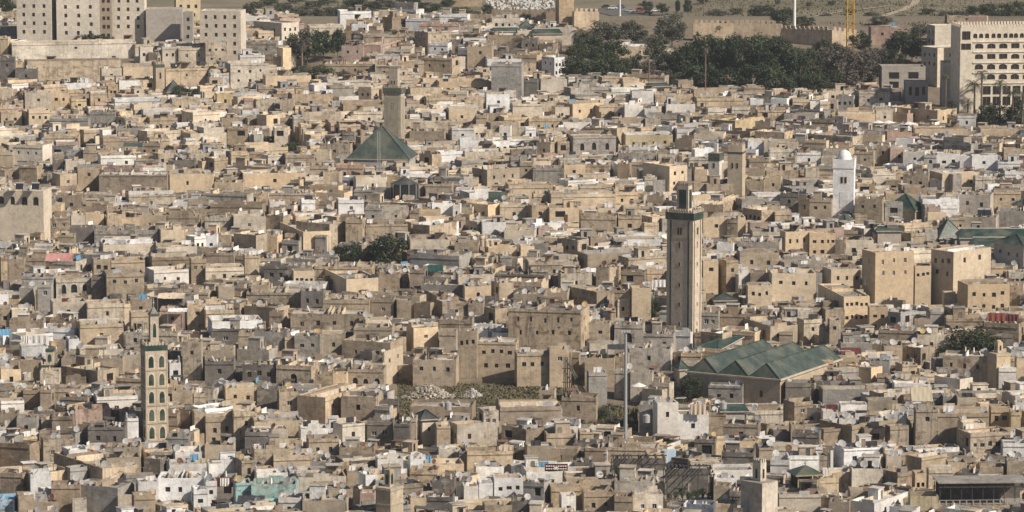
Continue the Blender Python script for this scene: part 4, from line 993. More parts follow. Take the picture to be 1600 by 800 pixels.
def hotel():
    xl, xc, xr, yt, yb = 1486, 1501, 1645, 43, 150; h = 30.0
    F, w1, w2 = solve(xl, xc, xr, yt, h, 14)
    s = F.sc; root = thing('hotel', F(w1/2, w2/2, 0), 'large cream hotel with rows of arched balconies and crenellated roofline', 'hotel')
    QR = faceR(F, w1, w2); tint = (.71, .635, .52); ops = []; ar = []
    X = lambda tx: (tx-880)/4/s/math.cos(math.radians(14)); Z = lambda ty: h-(ty/4-yt)/s/cp
    small = [972, 1008, 1045, 1085, 1120, 1160, 1195, 1225, 1262, 1297, 1330, 1365]
    for x in small: ops.append((X(x-13), X(x+13), Z(240), Z(210))); ar.append(1)
    for ty, hh in ((305, 32), (370, 32), (435, 34), (498, 34)):
        for k, x in enumerate((997, 1073, 1147, 1222, 1297, 1372)):
            if ty == 498 and x == 997: continue
            ops.append((X(x-26), X(x+26), Z(ty), Z(ty-hh))); ar.append(0 if (ty == 370 and x in (1073, 1147)) or (ty == 305 and x == 1222) else 1)
    for x in (905, 930): ops.append((X(x-16), X(x+12), Z(250), Z(196))); ar.append(0)
    ops.append((X(884), X(946), Z(312), Z(272))); ar.append(0)
    for x in range(1048, 1440, 62):
        ops.append((X(x-25), X(x+25), Z(592), Z(538))); ar.append(0)
        if h-(662/4-yt)/s/cp > .2: ops.append((X(x-25), X(x+25), Z(660), Z(604))); ar.append(0)
    ops = [tuple(round(v, 3) for v in o) for o in ops]
    mw, mr = MB(), MB(); shell(mw, mr, F, w1, w2, h, .8, tint, (.5, .46, .4), ops, (), 0, 'smooth'); mw.build('walls', root); mr.build('roof', root)
    for o, a in zip(ops, ar):
        place(WIN['brown'], 'window', root, QR((o[0]+o[1])/2, o[2], -.2), QR.rz, (o[1]-o[0], 1, o[3]-o[2]))
        if a: place(arch_mesh(tint), 'arch', root, QR((o[0]+o[1])/2, o[2], -.002), QR.rz, (o[1]-o[0], 1, o[3]-o[2]))
    b = MB(); merlons(b, F, w1, w2, h+.003, .9, 30, 'smooth', tint, .4, .4); b.build('battlement', root)
    for zt in (262, 325, 392, 455, 520):
        b = MB(); slab(b, QR, X(960), w1, Z(zt)-.15, Z(zt)+.15, -.02, .25, 'smooth', (.74, .67, .56)); b.build('balcony_ledge', root)
    claim(F, w1, w2, xl, 1640, yt, 180, True)
hotel()
block(1448.5, 1461, 1502, 40, 74, 'c', 'crenellated side wing of the hotel with dark corner windows', 0, 4, 15, name='hotel_wing', cat=CAT, rows=2, winsize=(1.4, 1.6))
block(1513, 1542, 1544, 26, 43, 'p', 'small pink crenellated tower room on the hotel roof', 0, 3, 24, name='roof_tower', cat='tower', winsize=(.5, 1.0))
block(1440, 1465, 1531, 75, 110, 'c', 'grey concrete block with narrow windows in front of the hotel wing', 4, 6, 13, name='concrete_block', cat='building')
block(1471, 1474, 1531, 98, 172, 'c', 'unfinished grey concrete front with tall dark openings below the hotel', 0, 0, 17, name='concrete_block', cat='building')
block(1413, 1415, 1450, 127, 168, 's', 'grey concrete annex with open bays beside the hotel', 3, 0, 10, name='concrete_block', cat='building', winsize=(1.8, 3.0), wkind='plain')
block(1376, 1378, 1446, 104, 142, 's', 'long grey gallery with open arcade left of the concrete block', 4, 0, 10, name='concrete_block', cat='building', winsize=(3.2, 2.2), wkind='plain')
lm('the hotel', 1550, 110)
def front_openings():
    """tall dark openings in the unfinished front"""
    for tx0, tx1, ty0, ty1, y0 in ((850, 915, 440, 552, 98), (865, 892, 596, 672, 98), (850, 916, 407, 420, 98)):
        h = 17.0; F, w1, w2 = solve(1471, 1474, 1531, 98, h); Q = faceR(F, w1, w2)
        root = [o for o in ROOTS if o.name.startswith('concrete_block')][1]
        s0, s1 = ((1280+tx0/4)-1474)/F.sc, ((1280+tx1/4)-1474)/F.sc
        z1 = h-((ty0/4)-98)/F.sc/cp; z0 = h-((ty1/4)-98)/F.sc/cp
        b = MB(); slab(b, Q, s0-.2, s1+.2, z0-.2, z1+.2, -.02, .12, 'smooth', (.5, .46, .4)); b.build('opening_frame', root)
        b = MB(); slab(b, Q, s0, s1, z0, z1, .0, .13, 'pane'); b.build('opening', root)
front_openings()
# ---------------------------------------------------------------- town walls
def town_wall(pts, y_base, label, hpx=None, th=2.0, tint=(.56, .45, .325), name='town_wall', pitch=1.9, mw=1.05, mh=1.1):
    """crenellated wall along photo points (x, y of the wall top)"""
    P = []
    for (x, y), yb in zip(pts, y_base):
        g = spot(x, yb, 0); s = FPX/depth_of(g); P.append((Vector((g[0], g[1], 0)), g[2], (yb-y)/s/cp))
    c = P[0][0]; root = thing(name, (c.x, c.y, P[0][1]), label, 'town wall')
    wm, bm = MB(), MB()
    for (a, za, ha), (b_, zb, hb) in zip(P[:-1], P[1:]):
        d = (b_-a); L = d.length; d.normalize(); n = Vector((-d.y, d.x, 0)); n_ = max(1, int(L/8))
        for k in range(n_):
            p, q = a+d*(L*k/n_), a+d*(L*(k+1)/n_); f0, f1 = k/n_, (k+1)/n_
            z0, z1 = za+(zb-za)*f0, za+(zb-za)*f1; t0, t1 = z0+ha+(hb-ha)*f0, z1+ha+(hb-ha)*f1
            V = lambda v, z: (v.x, v.y, z)
            wm.hexa([V(p, z0-3), V(q, z1-3), V(q+n*th, z1-3), V(p+n*th, z0-3), V(p, t0), V(q, t1), V(q+n*th, t1), V(p+n*th, t0)], 'plaster', tint)
        m = int(L/pitch)
        for k in range(m):
            s0 = (k+.25)*pitch; f = s0/L; z = za+ha+(zb+hb-za-ha)*f
            p, q = a+d*s0, a+d*(s0+mw); o = n*.5
            bm.hexa([(p.x, p.y, z-.05), (q.x, q.y, z-.05), (q.x+o.x, q.y+o.y, z-.05), (p.x+o.x, p.y+o.y, z-.05), (p.x, p.y, z+mh), (q.x, q.y, z+mh), (q.x+o.x, q.y+o.y, z+mh), (p.x+o.x, p.y+o.y, z+mh)], 'plaster', tint)
        for f in np.linspace(0, 1, int(L/1.0)+2):
            q = a.lerp(b_, f)
            for t_ in (0, 1, 2):
                i, j = int(q.y+n.y*t_-GY0), int(q.x+n.x*t_-GX0)
                if 0 <= i < GM and 0 <= j < GN: OCC[i, j] = True
    wm.build('wall', root); bm.build('battlement', root)
    for (x0, y0), (x1, y1), b0, b1 in zip(pts[:-1], pts[1:], y_base[:-1], y_base[1:]): protect(min(x0, x1), max(x0, x1), min(y0, y1)-4, max(b0, b1)-2, depth_of((P[0][0].x, P[0][0].y, 18)))
    return root
town_wall([(1083, 36), (1146, 37), (1221, 38), (1221.5, 45), (1300, 47), (1345, 53)], [64, 64, 66, 66, 74, 72], 'long ochre crenellated town wall between grove and hillside')
town_wall([(897, 18), (936, 19)], [48, 46], 'short crenellated wall right of the square wall tower', pitch=1.9)
town_wall([(768, 20), (868, 19)], [38, 40], 'low brown wall with pale merlons left of the square wall tower', tint=(.40, .31, .22))
town_wall([(690, -6), (752, -8)], [10, 10], 'pale ochre bastion wall at the top edge behind the shrubs', tint=(.52, .41, .28))
lm('the crenellated town wall', 1190, 45)
minaret(868, 873.5, 897, -12, 46, (.50, .385, .26), 'square ochre wall tower at the top edge between crenellated walls', None, None, 6, None, m='plaster', name='wall_tower', cat='tower')
lm('the square wall tower', 883, 20)
# pergola, pavilion, restaurant terrace, white parasol
def canopy(x0, x1, y_front, y_floor, depth, h, label, name, cat, slabm='black_frame', nb=6, posts=4, solid=.5, rail=True, plants=True):
    A = spot(x0, y_floor, h); s = FPX/depth_of(A); W_ = (x1-x0)/s; H_ = (y_floor-y_front)/s/cp
    root = thing(name, (A[0]+W_/2, A[1]+depth/2, A[2]-h), label, cat); z = A[2]+H_
    F = Frame((A[0], A[1]), A[2], 0.05, 0)
    b = MB(); b.box(F, 0, W_, 0, depth, -h-.5, 0, 'plaster', (.40, .34, .27), ('roof', (.36, .32, .27))); b.build('terrace', root)
    for j in range(2):
        for k in range(posts):
            a = W_*k/(posts-1)*.98+.05; b_ = .15 if j == 0 else depth-.25
            b = MB(); b.tube(F(a, b_, 0), F(a, b_, H_), .09, .09, 6, slabm); b.build('post', root)
    b = MB(); b.box(F, -.2, W_+.2, -.2, 0, H_, H_+.22, slabm); b.build('beam', root)
    b = MB(); b.box(F, -.2, W_+.2, depth-.1, depth+.1, H_+.3, H_+.5, slabm); b.build('beam', root)
    for k in range(nb):
        a = W_*(k+.5)/nb; b = MB(); b.hexa([F(a-.08, -.3, H_+.23), F(a+.08, -.3, H_+.23), F(a+.08, depth+.3, H_+.53), F(a-.08, depth+.3, H_+.53), F(a-.08, -.3, H_+.38), F(a+.08, -.3, H_+.38), F(a+.08, depth+.3, H_+.68), F(a-.08, depth+.3, H_+.68)], slabm); b.build('rafter', root)
    if solid:
        n_ = max(6, int(W_/.75))
        if solid >= 1:
            b = MB(); b.box(F, -.3, W_+.3, -.3, depth+.2, H_+.82, H_+.98, 'plaster', (.30, .28, .255)); b.build('roof_slab', root); n_ = 0
        for k in range(n_):
            if random.random() < .45: continue
            a0, a1 = W_*k/n_, W_*(k+.45)/n_; y0 = depth*(1-solid)
            b = MB(); b.hexa([F(a0, y0, H_+.56), F(a1, y0, H_+.56), F(a1, depth, H_+.72), F(a0, depth, H_+.72), F(a0, y0, H_+.60), F(a1, y0, H_+.60), F(a1, depth, H_+.76), F(a0, depth, H_+.76)], 'black_frame'); b.build('cover_board', root)
        b = MB(); b.box(F, .3, W_-.3, depth-.35, depth-.2, .001, H_-.1, 'plaster', (.15, .135, .12)); b.build('interior_shade_panel', root)  # added dark panel, its colour stands in for the shade under the cover
    if rail:
        n = max(4, int(W_/1.3))
        for k in range(n+1):
            b = MB(); a = W_*k/n; b.box(F, a-.12, a+.12, -.05, .2, .001, .95, 'plaster', (.45, .38, .29)); b.build('baluster', root)
        b = MB(); b.box(F, 0, W_, -.06, .06, .96, 1.06, 'grey_paint'); b.build('rail', root)
    claim(F, W_, depth, x0, x1, y_front, y_floor)
    return root, F, W_, H_
canopy(960, 1046, 727, 747, 8.0, 4.5, 'long black pergola with dark cover on a lower roof', 'pergola', 'pergola', nb=7, posts=5, solid=.45, rail=False)
canopy(1042, 1116, 743, 786, 8.0, 3.5, 'open black pergola over a terrace with potted plants at the bottom', 'pergola', 'pergola', nb=6, posts=4, solid=.25, rail=False)
lm('the black pergolas', 1040, 750)
canopy(1468, 1606, 762, 790, 7.0, 4.5, 'roofed restaurant terrace with balustrade at the bottom right corner', 'terrace', 'terrace', nb=10, posts=9, solid=1.0)
lm('the bottom-right roofed terrace', 1530, 775)
def pavilion():
    A = spot(1246, 764, 5.0); s = FPX/depth_of(A); F = Frame((A[0], A[1]), A[2], .25, 0); w, d, hh = 38/s, 4.6, 20/s/cp
    root = thing('roof_pavilion', F(w/2, d/2, -5), 'small rooftop pavilion with dark green tiled roof and dark interior', 'pavilion')
    b = MB(); b.box(F, -1, w+1, -1, d+1, -5, 0, 'plaster', (.45, .38, .29), ('roof', (.42, .37, .3))); b.build('base', root)
    for a in (.1, w-.3):
        for q in (.1, d-.3):
            b = MB(); b.box(F, a, a+.25, q, q+.25, .001, hh, 'smooth', (.42, .36, .2)); b.build('post', root)
    b = MB(); b.box(F, .3, w-.3, d-.32, d-.12, .001, hh-.02, 'dark'); b.build('back_wall', root)
    b = MB(); b.box(F, .12, .3, .4, d-.4, .001, hh-.02, 'dark'); b.build('side_wall', root)
    e = .5; P = [F(-e, -e, hh+.25), F(w+e, -e, hh+.25), F(w+e, d+e, hh+.25), F(-e, d+e, hh+.25)]
    b = MB(); hip(b, P, F(w/2, d/2, hh+14/s), 'green', .25, 'smooth', (.42, .36, .2)); b.build('tiled_roof', root); finial(root, F(w/2, d/2, hh+14/s), .9)
    claim(F, w, d, 1232, 1288, 722, 765)
pavilion(); lm('the green-roofed pavilion', 1258, 745)

# where trees stand (photo column, foot, width, height): their ground is not built on and they stay in sight
TREELIST = [e.split() for e in """1070 140 55 75 dark|1098 135 60 82 mid|1130 140 62 85 dark|1160 145 60 92 dark|1190 140 60 90 mid|1215 150 60 95 dark|1080 118 50 50 dark|1115 112 55 55 mid|1150 110 55 58 dark|1185 106 55 54 mid|1215 110 52 56 dark|1245 150 55 72 dark|1265 140 50 64 mid|1240 118 50 48 olive
1175 158 60 62 dark|1205 162 55 58 mid|1235 162 50 48 mid|1270 164 50 48 dark|1075 147 48 38 mid|1055 147 40 32 mid|1032 145 44 40 dry|1050 76 58 56 olive|1128 62 38 30 olive|1158 150 34 28 olive|1320 152 88 74 dry|1352 142 60 62 dry|1297 160 50 52 dark|1290 100 46 40 dark|1375 118 44 42 dry
1345 84 42 34 dark|1412 102 62 58 dark|1438 62 40 26 olive|1394 96 30 36 mid|905 140 55 46 mid|935 142 60 48 mid|962 142 55 44 dark|985 140 42 34 mid|925 100 50 46 mid|950 76 62 44 olive|985 72 45 42 olive|915 86 38 38 olive|1010 132 36 40 dry|940 118 50 40 dark
480 102 60 58 dark|505 96 50 52 dark|528 92 26 48 dark|500 136 60 34 mid|540 138 50 28 olive|566 134 38 24 olive|588 136 30 20 dark|470 128 40 26 dark|390 27 26 24 olive|430 29 42 20 mid|470 31 46 22 olive|505 30 42 20 olive|522 28 36 16 mid|560 15 42 18 mid|600 14 40 16 olive|640 22 46 28 dark|668 24 46 22 dark|585 16 30 14 dark
720 35 52 24 mid|748 35 40 18 olive|762 26 20 20 dark|820 39 24 20 dark|8 32 32 42 dark|20 36 24 30 dark|60 62 40 44 mid|124 80 26 28 dark|140 82 30 32 dark|158 82 28 30 dark|172 80 20 24 dark|280 160 30 30 mid|302 162 26 26 mid|1190 33 52 26 dark|1225 39 46 28 dark|1255 43 40 18 dark|1120 28 30 14 olive|1560 32 60 30 mid|1592 30 40 28 mid
1500 30 34 14 olive|1540 27 30 22 mid|605 420 66 54 dark|545 417 46 38 dark|582 419 30 28 dark|1020 506 32 42 dark|1078 630 44 42 dark|1062 638 28 18 mid|1510 567 74 56 dark|1542 562 52 44 dark|1484 570 42 32 dark|432 479 42 26 mid|458 484 30 18 olive|140 234 36 14 mid|424 228 30 18 mid|460 241 34 20 mid|356 236 20 10 mid
938 655 30 18 mid|960 668 38 16 dry|985 674 30 12 olive|900 664 34 10 olive|1545 178 36 34 mid|1100 6 20 12 olive|1215 8 12 10 olive|1265 12 14 10 olive|1010 22 30 22 olive|1035 24 26 20 dark|1300 8 16 8 olive|1375 40 40 16 olive|700 10 30 12 mid|860 30 24 18 olive|880 140 20 24 mid|1395 66 34 20 olive
400 14 30 12 olive|420 8 34 12 mid|445 16 30 12 olive|462 6 30 12 olive|488 14 34 14 mid|512 8 30 12 olive|535 22 30 14 olive|548 10 30 12 mid|575 24 28 12 olive|610 26 30 14 mid|630 10 34 14 mid|690 34 34 16 mid|780 40 26 14 olive|1150 22 26 10 olive|1330 22 22 9 olive|1360 30 30 12 olive|1408 34 26 12 olive|1450 22 24 10 mid|1480 34 40 18 olive|1520 22 30 14 mid|1290 30 22 10 olive|895 128 44 40 dark|918 134 46 44 olive|948 130 50 46 dark|975 126 40 40 mid|900 104 40 36 mid|960 104 50 40 mid|1000 118 34 36 dark|1022 110 40 44 dark|1040 128 40 46 dark|1005 80 36 34 olive|1030 96 44 44 olive|1290 128 60 56 dry|1310 112 50 42 dry|1360 112 50 40 dry|1395 120 40 44 dark|1425 96 40 46 dark|1562 200 50 36 dark|1592 202 44 44 dark|1508 198 34 22 mid|1542 202 40 40 dark|1450 178 26 18 mid|1475 196 26 20 dark|1100 150 60 50 mid|1130 154 55 50 dark|1060 128 44 50 dark|1255 160 46 46 dark""".replace('\n', '|').split('|')]
for p in TREELIST:
    x, y, w, h = [float(v) for v in p[:4]]; g = spot(x, y, 0); r = w/2/(FPX/depth_of(g))*.75
    for dx in np.arange(-r, r, .7):
        for dy in np.arange(-r, r, .7):
            i, j = int(g[1]+dy-GY0), int(g[0]+dx-GX0)
            if dx*dx+dy*dy < r*r and 0 <= i < GM and 0 <= j < GN: OCC[i, j] = True
    if y > 160: protect(x-w*.42, x+w*.42, y-h, y-h*.12, depth_of(g))
for x, y0, y1 in ((977, 516, 705), (592, 212, 290), (1293, 703, 770)): protect(x-4, x+4, y0, y1, depth_of(spot(x, y1, 0)))

for x0, x1, y0, y1, h in ((849, 889, 722, 738, 7.0), (1014, 1058, 686, 712, 6.0), (1424, 1459, 610, 628, 12), (70, 112, 393, 418, 6.5), (246, 292, 454, 488, 6.3), (336, 368, 744, 762, 7.0), (1078, 1105, 629, 648, 9), (1541, 1594, 487, 503, 8),
                          (664, 694, 412, 425, 6.5), (990, 1008, 592, 606, 5.5), (610, 655, 276, 300, 7), (762, 794, 286, 304, 7), (880, 925, 550, 615, 3), (162, 264, 266, 301, 3), (1284, 1302, 702, 772, 2)):
    protect(x0, x1, y0, y1, depth_of(spot((x0+x1)/2, y1, h)))
# ---------------------------------------------------------------- the traced houses, the largest 300 as objects
SPECS.sort(key=lambda s: -(s['xr']-s['xl'])*(s['yb']-s['yt']))
MASS = MB()
OWNERS = []                    # (root, spec, frame...) for labels
NAMED = 298
hid = 0
def dishes_on(F, w1, w2, h, n, owner, px=None):
    for k in range(n):
        e = random.random()
        if e < .55: a, b = random.uniform(.5, max(.6, w1-.5)), random.uniform(.2, 1.2)
        elif e < .8: a, b = random.uniform(.2, 1.2), random.uniform(.5, max(.6, w2-.5))
        else: a, b = random.uniform(.6, max(.7, w1-.6)), random.uniform(.6, max(.7, w2-.6))
        DISHES.append((F(a, b, h), owner))
for i, s in enumerate(SPECS):
    visp = s['yb']-s['yt']; h = s['H']
    if h is None:
        F, w1, w2 = solve(s['xl'], s['xc'], s['xr'], s['yt'], 6.5)
        h = max(visp/F.sc/cp*1.04+.3, random.uniform(5.6, 7.2))
    else:
        F, w1, w2 = solve(s['xl'], s['xc'], s['xr'], s['yt'], h); h = min(h, max(visp/F.sc/cp*1.10+.3, 6.2))
    F, w1, w2 = solve(s['xl'], s['xc'], s['xr'], s['yt'], h, s['R'])
    vis = visp/F.sc
    nr, nl = s['w'], s['v']
    wr, wl = (s['xr']-s['xc'])/F.sc, (s['xc']-s['xl'])/F.sc
    if nr is None: nr = random.choice([0, 0, 0, 1, 1, 2]) if (wr > 4 and vis > 2.6) else 0
    if nl is None: nl = random.choice([0, 0, 0, 1, 2]) if (wl > 4 and vis > 2.6) else 0
    named = i < NAMED
    big = s['S'] or s['col'] in 'o' and (nr >= 4 or (s['H'] or 0) >= 7)
    root = house(F, w1, w2, h, s['col'], nr, nl, vis, s['hut'] if not s['H'] else (s['hut'] or False), int(2+min(6, w1*w2/16)), None if named else MASS,
                 (s['A'], s['B']), s['D'], smooth=big, visR=wr/max(.1, w1), visL=wl/max(.1, w2))
    claim(F, w1, w2, s['xl'], s['xr'], s['yt'], s['yb'])
    if named: OWNERS.append((root, s, (s['xl']+s['xr'])/2, (s['yt']+s['yb'])/2))
    dishes_on(F, w1, w2, h-.1, s['d'], root)
    if s['d'] == 0 and random.random() < .22 and F.d < 1150: dishes_on(F, w1, w2, h-.1, random.choice([1, 1, 2]), root)

# ---------------------------------------------------------------- open places where nothing was built: gardens, groves, squares
def keep_open(x0, x1, y0, y1):
    """mark the ground seen in this part of the photo as unbuilt"""
    for x in np.arange(x0, x1, 2.0):
        for y in np.arange(y0, y1, 1.5):
            p = spot(x, y, 0); i, j = int(p[1]-GY0), int(p[0]-GX0)
            if 0 <= i < GM and 0 <= j < GN: OCC[i, j] = True
            if 0 <= i+1 < GM and 0 <= j < GN: OCC[i+1, j] = True
for q in ((1050, 1300, 70, 160), (880, 1060, 50, 142), (455, 550, 70, 142), (1285, 1390, 85, 160), (620, 880, 600, 660), (880, 1000, 600, 668), (935, 1090, 0, 52),
          (540, 880, 0, 24), (1080, 1450, 0, 50), (1360, 1460, 40, 104), (250, 320, 135, 152), (0, 26, 0, 45), (384, 560, 0, 30), (1440, 1600, 150, 190), (430, 480, 225, 245)): keep_open(*q)
for x0, x1, y0, y1 in ((1050, 1300, 52, 155), (880, 1050, 60, 142), (455, 540, 50, 135), (1290, 1390, 80, 155), (625, 880, 592, 655)): protect(x0, x1, y0, y1, 1150 if y1 < 200 else 870)
# ---------------------------------------------------------------- all the other houses: far more than 300, one mass
def silhouette_ok(F, w1, w2, h):
    P = [proj(F(a, b, z)) for a in (0, w1) for b in (0, w2) for z in (0, h)]
    x0, x1 = min(p[0] for p in P), max(p[0] for p in P)
    y0 = min(p[1] for p in P)+2; y1 = max(p[1] for p in P)
    a, b, c, e = int(x0/2)+5, int(x1/2)+6, int(y0/2)+5, int(y1/2)+6
    if b < 2 or a > 815 or c > 415 or e < 2: return None
    a = max(a, 0); c = max(c, 0)
    W_ = PROT[c:e, a:b]
    if W_.size == 0: return None
    d = min(p[2] for p in P)
    if (KEYB[c:e, a:b] > d+1.5)[np.isfinite(KEYB[c:e, a:b])].sum() > 3: return 1.0
    return float(np.mean(np.isfinite(W_) & (W_ > d+1.5)))
def orient(x, y): return math.radians(28 + 26*math.sin(x*.013+y*.007) + 20*math.sin(y*.019-x*.008))
PAL_NEAR, PAL_FAR = 'ttttooccwwggbbbdds', 'ttttooooccccwwwggbbsp'
NFILL = 0
NOFILL = ((15, 232, 48, 134), (860, 1650, -200, 66), (860, 1420, -200, 150), (540, 900, -200, 34), (380, 560, -200, 30), (-60, 320, -200, 44), (1420, 1650, 100, 196), (448, 560, 40, 138), (620, 880, 600, 662))
for pas, (step, wlo, whi) in enumerate(((7.0, 5.8, 11.0), (5.2, 4.0, 6.6), (3.7, 3.0, 4.6), (2.8, 2.4, 3.4))):
    y = 694.0
    while y < 1392:
        half = y*(CX+45)/FPX*1.01 + 6
        x = -half + random.uniform(0, step)
        while x < half:
            cx, cy = x+random.uniform(-2, 2), y+random.uniform(-2, 2)
            x += step*random.uniform(.85, 1.15)
            wide, deep_ = random.uniform(wlo*1.15, whi*1.35), random.uniform(wlo*.8, whi*.72)
            q = math.sin(cx*.021+cy*.013)+.8*math.sin(cy*.027-cx*.011)+random.uniform(-.8, .8) + (.35 if cx > 40 or cy > 1080 else -.75)
            if q > 0: r = math.radians(random.uniform(4, 32)); w1, w2 = wide, deep_
            else: r = math.radians(random.uniform(60, 86)); w1, w2 = deep_, wide
            g = ground(cx, cy)
            F = Frame((cx, cy), g, r, math.atan2(cx, cy))
            i, j = mark(F, w1, w2)
            if len(i) == 0 or OCC[i, j].mean() > (.20, .30, .36, .42)[pas]: continue
            h = random.choice([5.2, 5.6, 5.9, 6.2, 6.6, 7.2]) if pas == 0 else random.uniform(4.8, 6.6) if pas == 1 else random.uniform(4.4, 6.2)
            ok = False
            while h >= 2.4:
                v = silhouette_ok(F, w1, w2, h)
                if v is None: break
                if v <= .04: ok = True; break
                h -= .45
            if not ok: continue
            tp = proj(F(w1/2, w2/2, 0))
            if any(a < tp[0] < b_ and c < tp[1] < d_ for a, b_, c, d_ in NOFILL): continue
            OCC[i, j] = True; F.d = depth_of(F(0, 0, 0)); F.sc = FPX/F.d
            near = cy < 1000
            col = random.choice(PAL_NEAR if near else PAL_FAR)
            house(F, w1, w2, h, col, random.choice([0, 1, 1, 2]) if pas < 2 else 0, random.choice([0, 0, 1, 2]) if pas < 2 else 0, h-1.5, None if pas == 0 else False, (4, 2, 1, 0)[pas] if near else (3, 2, 1, 0)[pas], MASS)
            NFILL += 1
            if pas == 0 and random.random() < .38 and min(w1, w2) > 5:      # a further storey on part of the roof
                u1, u2, uh = w1*random.uniform(.45, .75), w2*random.uniform(.45, .8), random.uniform(2.2, 3.2)
                G = F.sub(random.choice([.12, w1-u1-.12]), w2-u2-.12, h-.9)
                v = silhouette_ok(G, u1, u2, uh)
                if v is not None and v < .03: house(G, u1, u2, uh, col if random.random() < .6 else random.choice(PAL_NEAR), random.choice([0, 1]), random.choice([0, 1]), 2.9, False, 1, MASS)
            if random.random() < (.5 if near else .3) and pas < 2: dishes_on(F, w1, w2, h-.1, random.choice([1, 1, 1, 2, 3]), None)
        y += step*.95
mass = MASS.build('medina_houses'); tag(mass, 'the many further flat-roofed houses packed tightly through the old town', 'houses', None, 'stuff')
print('traced', len(SPECS), 'fill', NFILL, 'dishes', len(DISHES), 'mass faces', len(MASS.f), 'junk', len(JUNK.f))
# ---------------------------------------------------------------- satellite dishes: the 290 largest as objects
def dish_mesh(m):
    b = MB(); n = 14; prof = [(0, .0), (.17, .006), (.33, .022), (.5, .052)]
    P = [[(r*math.cos(2*math.pi*k/n), -z, r*math.sin(2*math.pi*k/n)*1.06) for k in range(n)] for r, z in prof[1:]]
    for k in range(n):
        b.tri((0, 0, 0), P[0][k], P[0][(k+1) % n], m)
        for q in range(2): b.quad(P[q][k], P[q][(k+1) % n], P[q+1][(k+1) % n], P[q+1][k], m)
    # rolled back, so the bowl has thickness
    for k in range(n):
        o = lambda v: (v[0]*1.0, v[1]+.035, v[2]*1.0)
        b.quad(P[2][k], P[2][(k+1) % n], o(P[2][(k+1) % n]), o(P[2][k]), m)
    return b.mesh('satellite_dish')
def arm_mesh():
    b = MB(); b.tube((0, 0, -.46), (0, -.52, -.06), .018, .018, 4, 'grey_paint'); b.hexa([(-.05, -.6, -.1), (.05, -.6, -.1), (.05, -.5, -.1), (-.05, -.5, -.1), (-.05, -.6, 0), (.05, -.6, 0), (.05, -.5, 0), (-.05, -.5, 0)], 'grey_paint')
    return b.mesh('feed_arm')
def mast_mesh():
    b = MB(); b.tube((0, .06, -1.25), (0, .08, .02), .035, .03, 5, 'grey_paint'); return b.mesh('dish_mast')
DM = {k: dish_mesh(k) for k in ('dish', 'dish_dull', 'dish_rust', 'dish_yellow')}
ARM, MAST = arm_mesh(), mast_mesh()
def keyd(d):
    p = proj(d[0]); inside = -5 < p[0] < 1605 and -5 < p[1] < 805
    return (0 if inside else 1, p[2])
DISHES.sort(key=keyd)
DW = {'dish': 'grey', 'dish_dull': 'dull grey', 'dish_rust': 'rusty brown', 'dish_yellow': 'yellowed'}
FARD = MB(); DOBJ = []
for k, (p, owner) in enumerate(DISHES):
    q = proj(p)
    if not (-5 < q[0] < 1605 and -5 < q[1] < 805): continue
    dia = random.choice([.9, 1.0, 1.15, 1.25, 1.4]); m = random.choices(list(DM), [.62, .26, .09, .03])[0]
    az = random.gauss(math.radians(-14), .25); tilt = random.gauss(math.radians(32), .12)
    c = (p[0], p[1], p[2]+.62*dia)
    if len(DOBJ) < 290:
        o = bpy.data.objects.new('satellite_dish', DM[m]); COL.objects.link(o); o.location = c; o.scale = (dia,)*3
        o.rotation_euler = (-tilt, 0, az)
        a = bpy.data.objects.new('feed_arm', ARM); COL.objects.link(a); a.parent = o
        ms = bpy.data.objects.new('mast', MAST); COL.objects.link(ms); ms.parent = o; ms.rotation_euler = (tilt, 0, 0)
        DOBJ.append((o, DW[m], owner, q))
    else:
        me = DM[m]; R_ = Matrix.Translation(c) @ Matrix.Rotation(az, 4, 'Z') @ Matrix.Rotation(-tilt, 4, 'X') @ Matrix.Scale(dia, 4)
        V = [tuple(R_ @ v.co) for v in me.vertices]; i0 = len(FARD.v); FARD.v += V
        for f in me.polygons: FARD.f.append(tuple(i0+v for v in f.vertices)); FARD.m.append(m); FARD.t.append((.5,)*3)
if FARD.f: tag(FARD.build('far_satellite_dishes', kind='stuff'), 'the many small satellite dishes on the more distant roofs', 'dishes')
tag(JUNK.build('rooftop_litter', kind='stuff'), 'boards, boxes, low walls and washing scattered over the flat roofs', 'litter')
# ---------------------------------------------------------------- trees
def crown_mesh(m, seed, tall=1.0, clumps=46, per=62, leaf=.095):
    r = np.random.default_rng(seed); b = MB(); V = []; Fc = []
    C = []
    while len(C) < clumps:
        p = r.normal(size=3); p /= np.linalg.norm(p); p *= r.uniform(.35, .86)**.6
        if p[2] < -.75: continue
        p *= np.array([1, 1, tall]) * (1 + .14*math.sin(seed+3*math.atan2(p[1], p[0])))
        C.append((p, r.uniform(.17, .34)))
    for c, rad in C:
        n = int(per*(rad/.25)**1.6)
        d = r.normal(size=(n, 3)); d /= np.linalg.norm(d, axis=1)[:, None]
        P = c + d*rad*(r.uniform(.45, 1.08, size=(n, 1)))
        for k in range(n):
            nn = d[k]*.7 + r.normal(size=3)*.5 + np.array([0, 0, .25]); nn /= np.linalg.norm(nn)
            u = np.cross(nn, r.normal(size=3)); u /= np.linalg.norm(u); v = np.cross(nn, u)
            a, w = leaf*r.uniform(.6, 1.35), leaf*r.uniform(.5, 1.1)
            p = P[k]; i = len(V); V += [p-u*a*.5-v*w*.2, p-u*a*.1-v*w*.6, p+u*a*.6, p+v*w*.6]; Fc.append((i, i+1, i+2, i+3))
    me = bpy.data.meshes.new('crown'); me.from_pydata([tuple(q) for q in V], [], Fc); me.materials.append(M[m]); me.update()
    return me
CR = {}
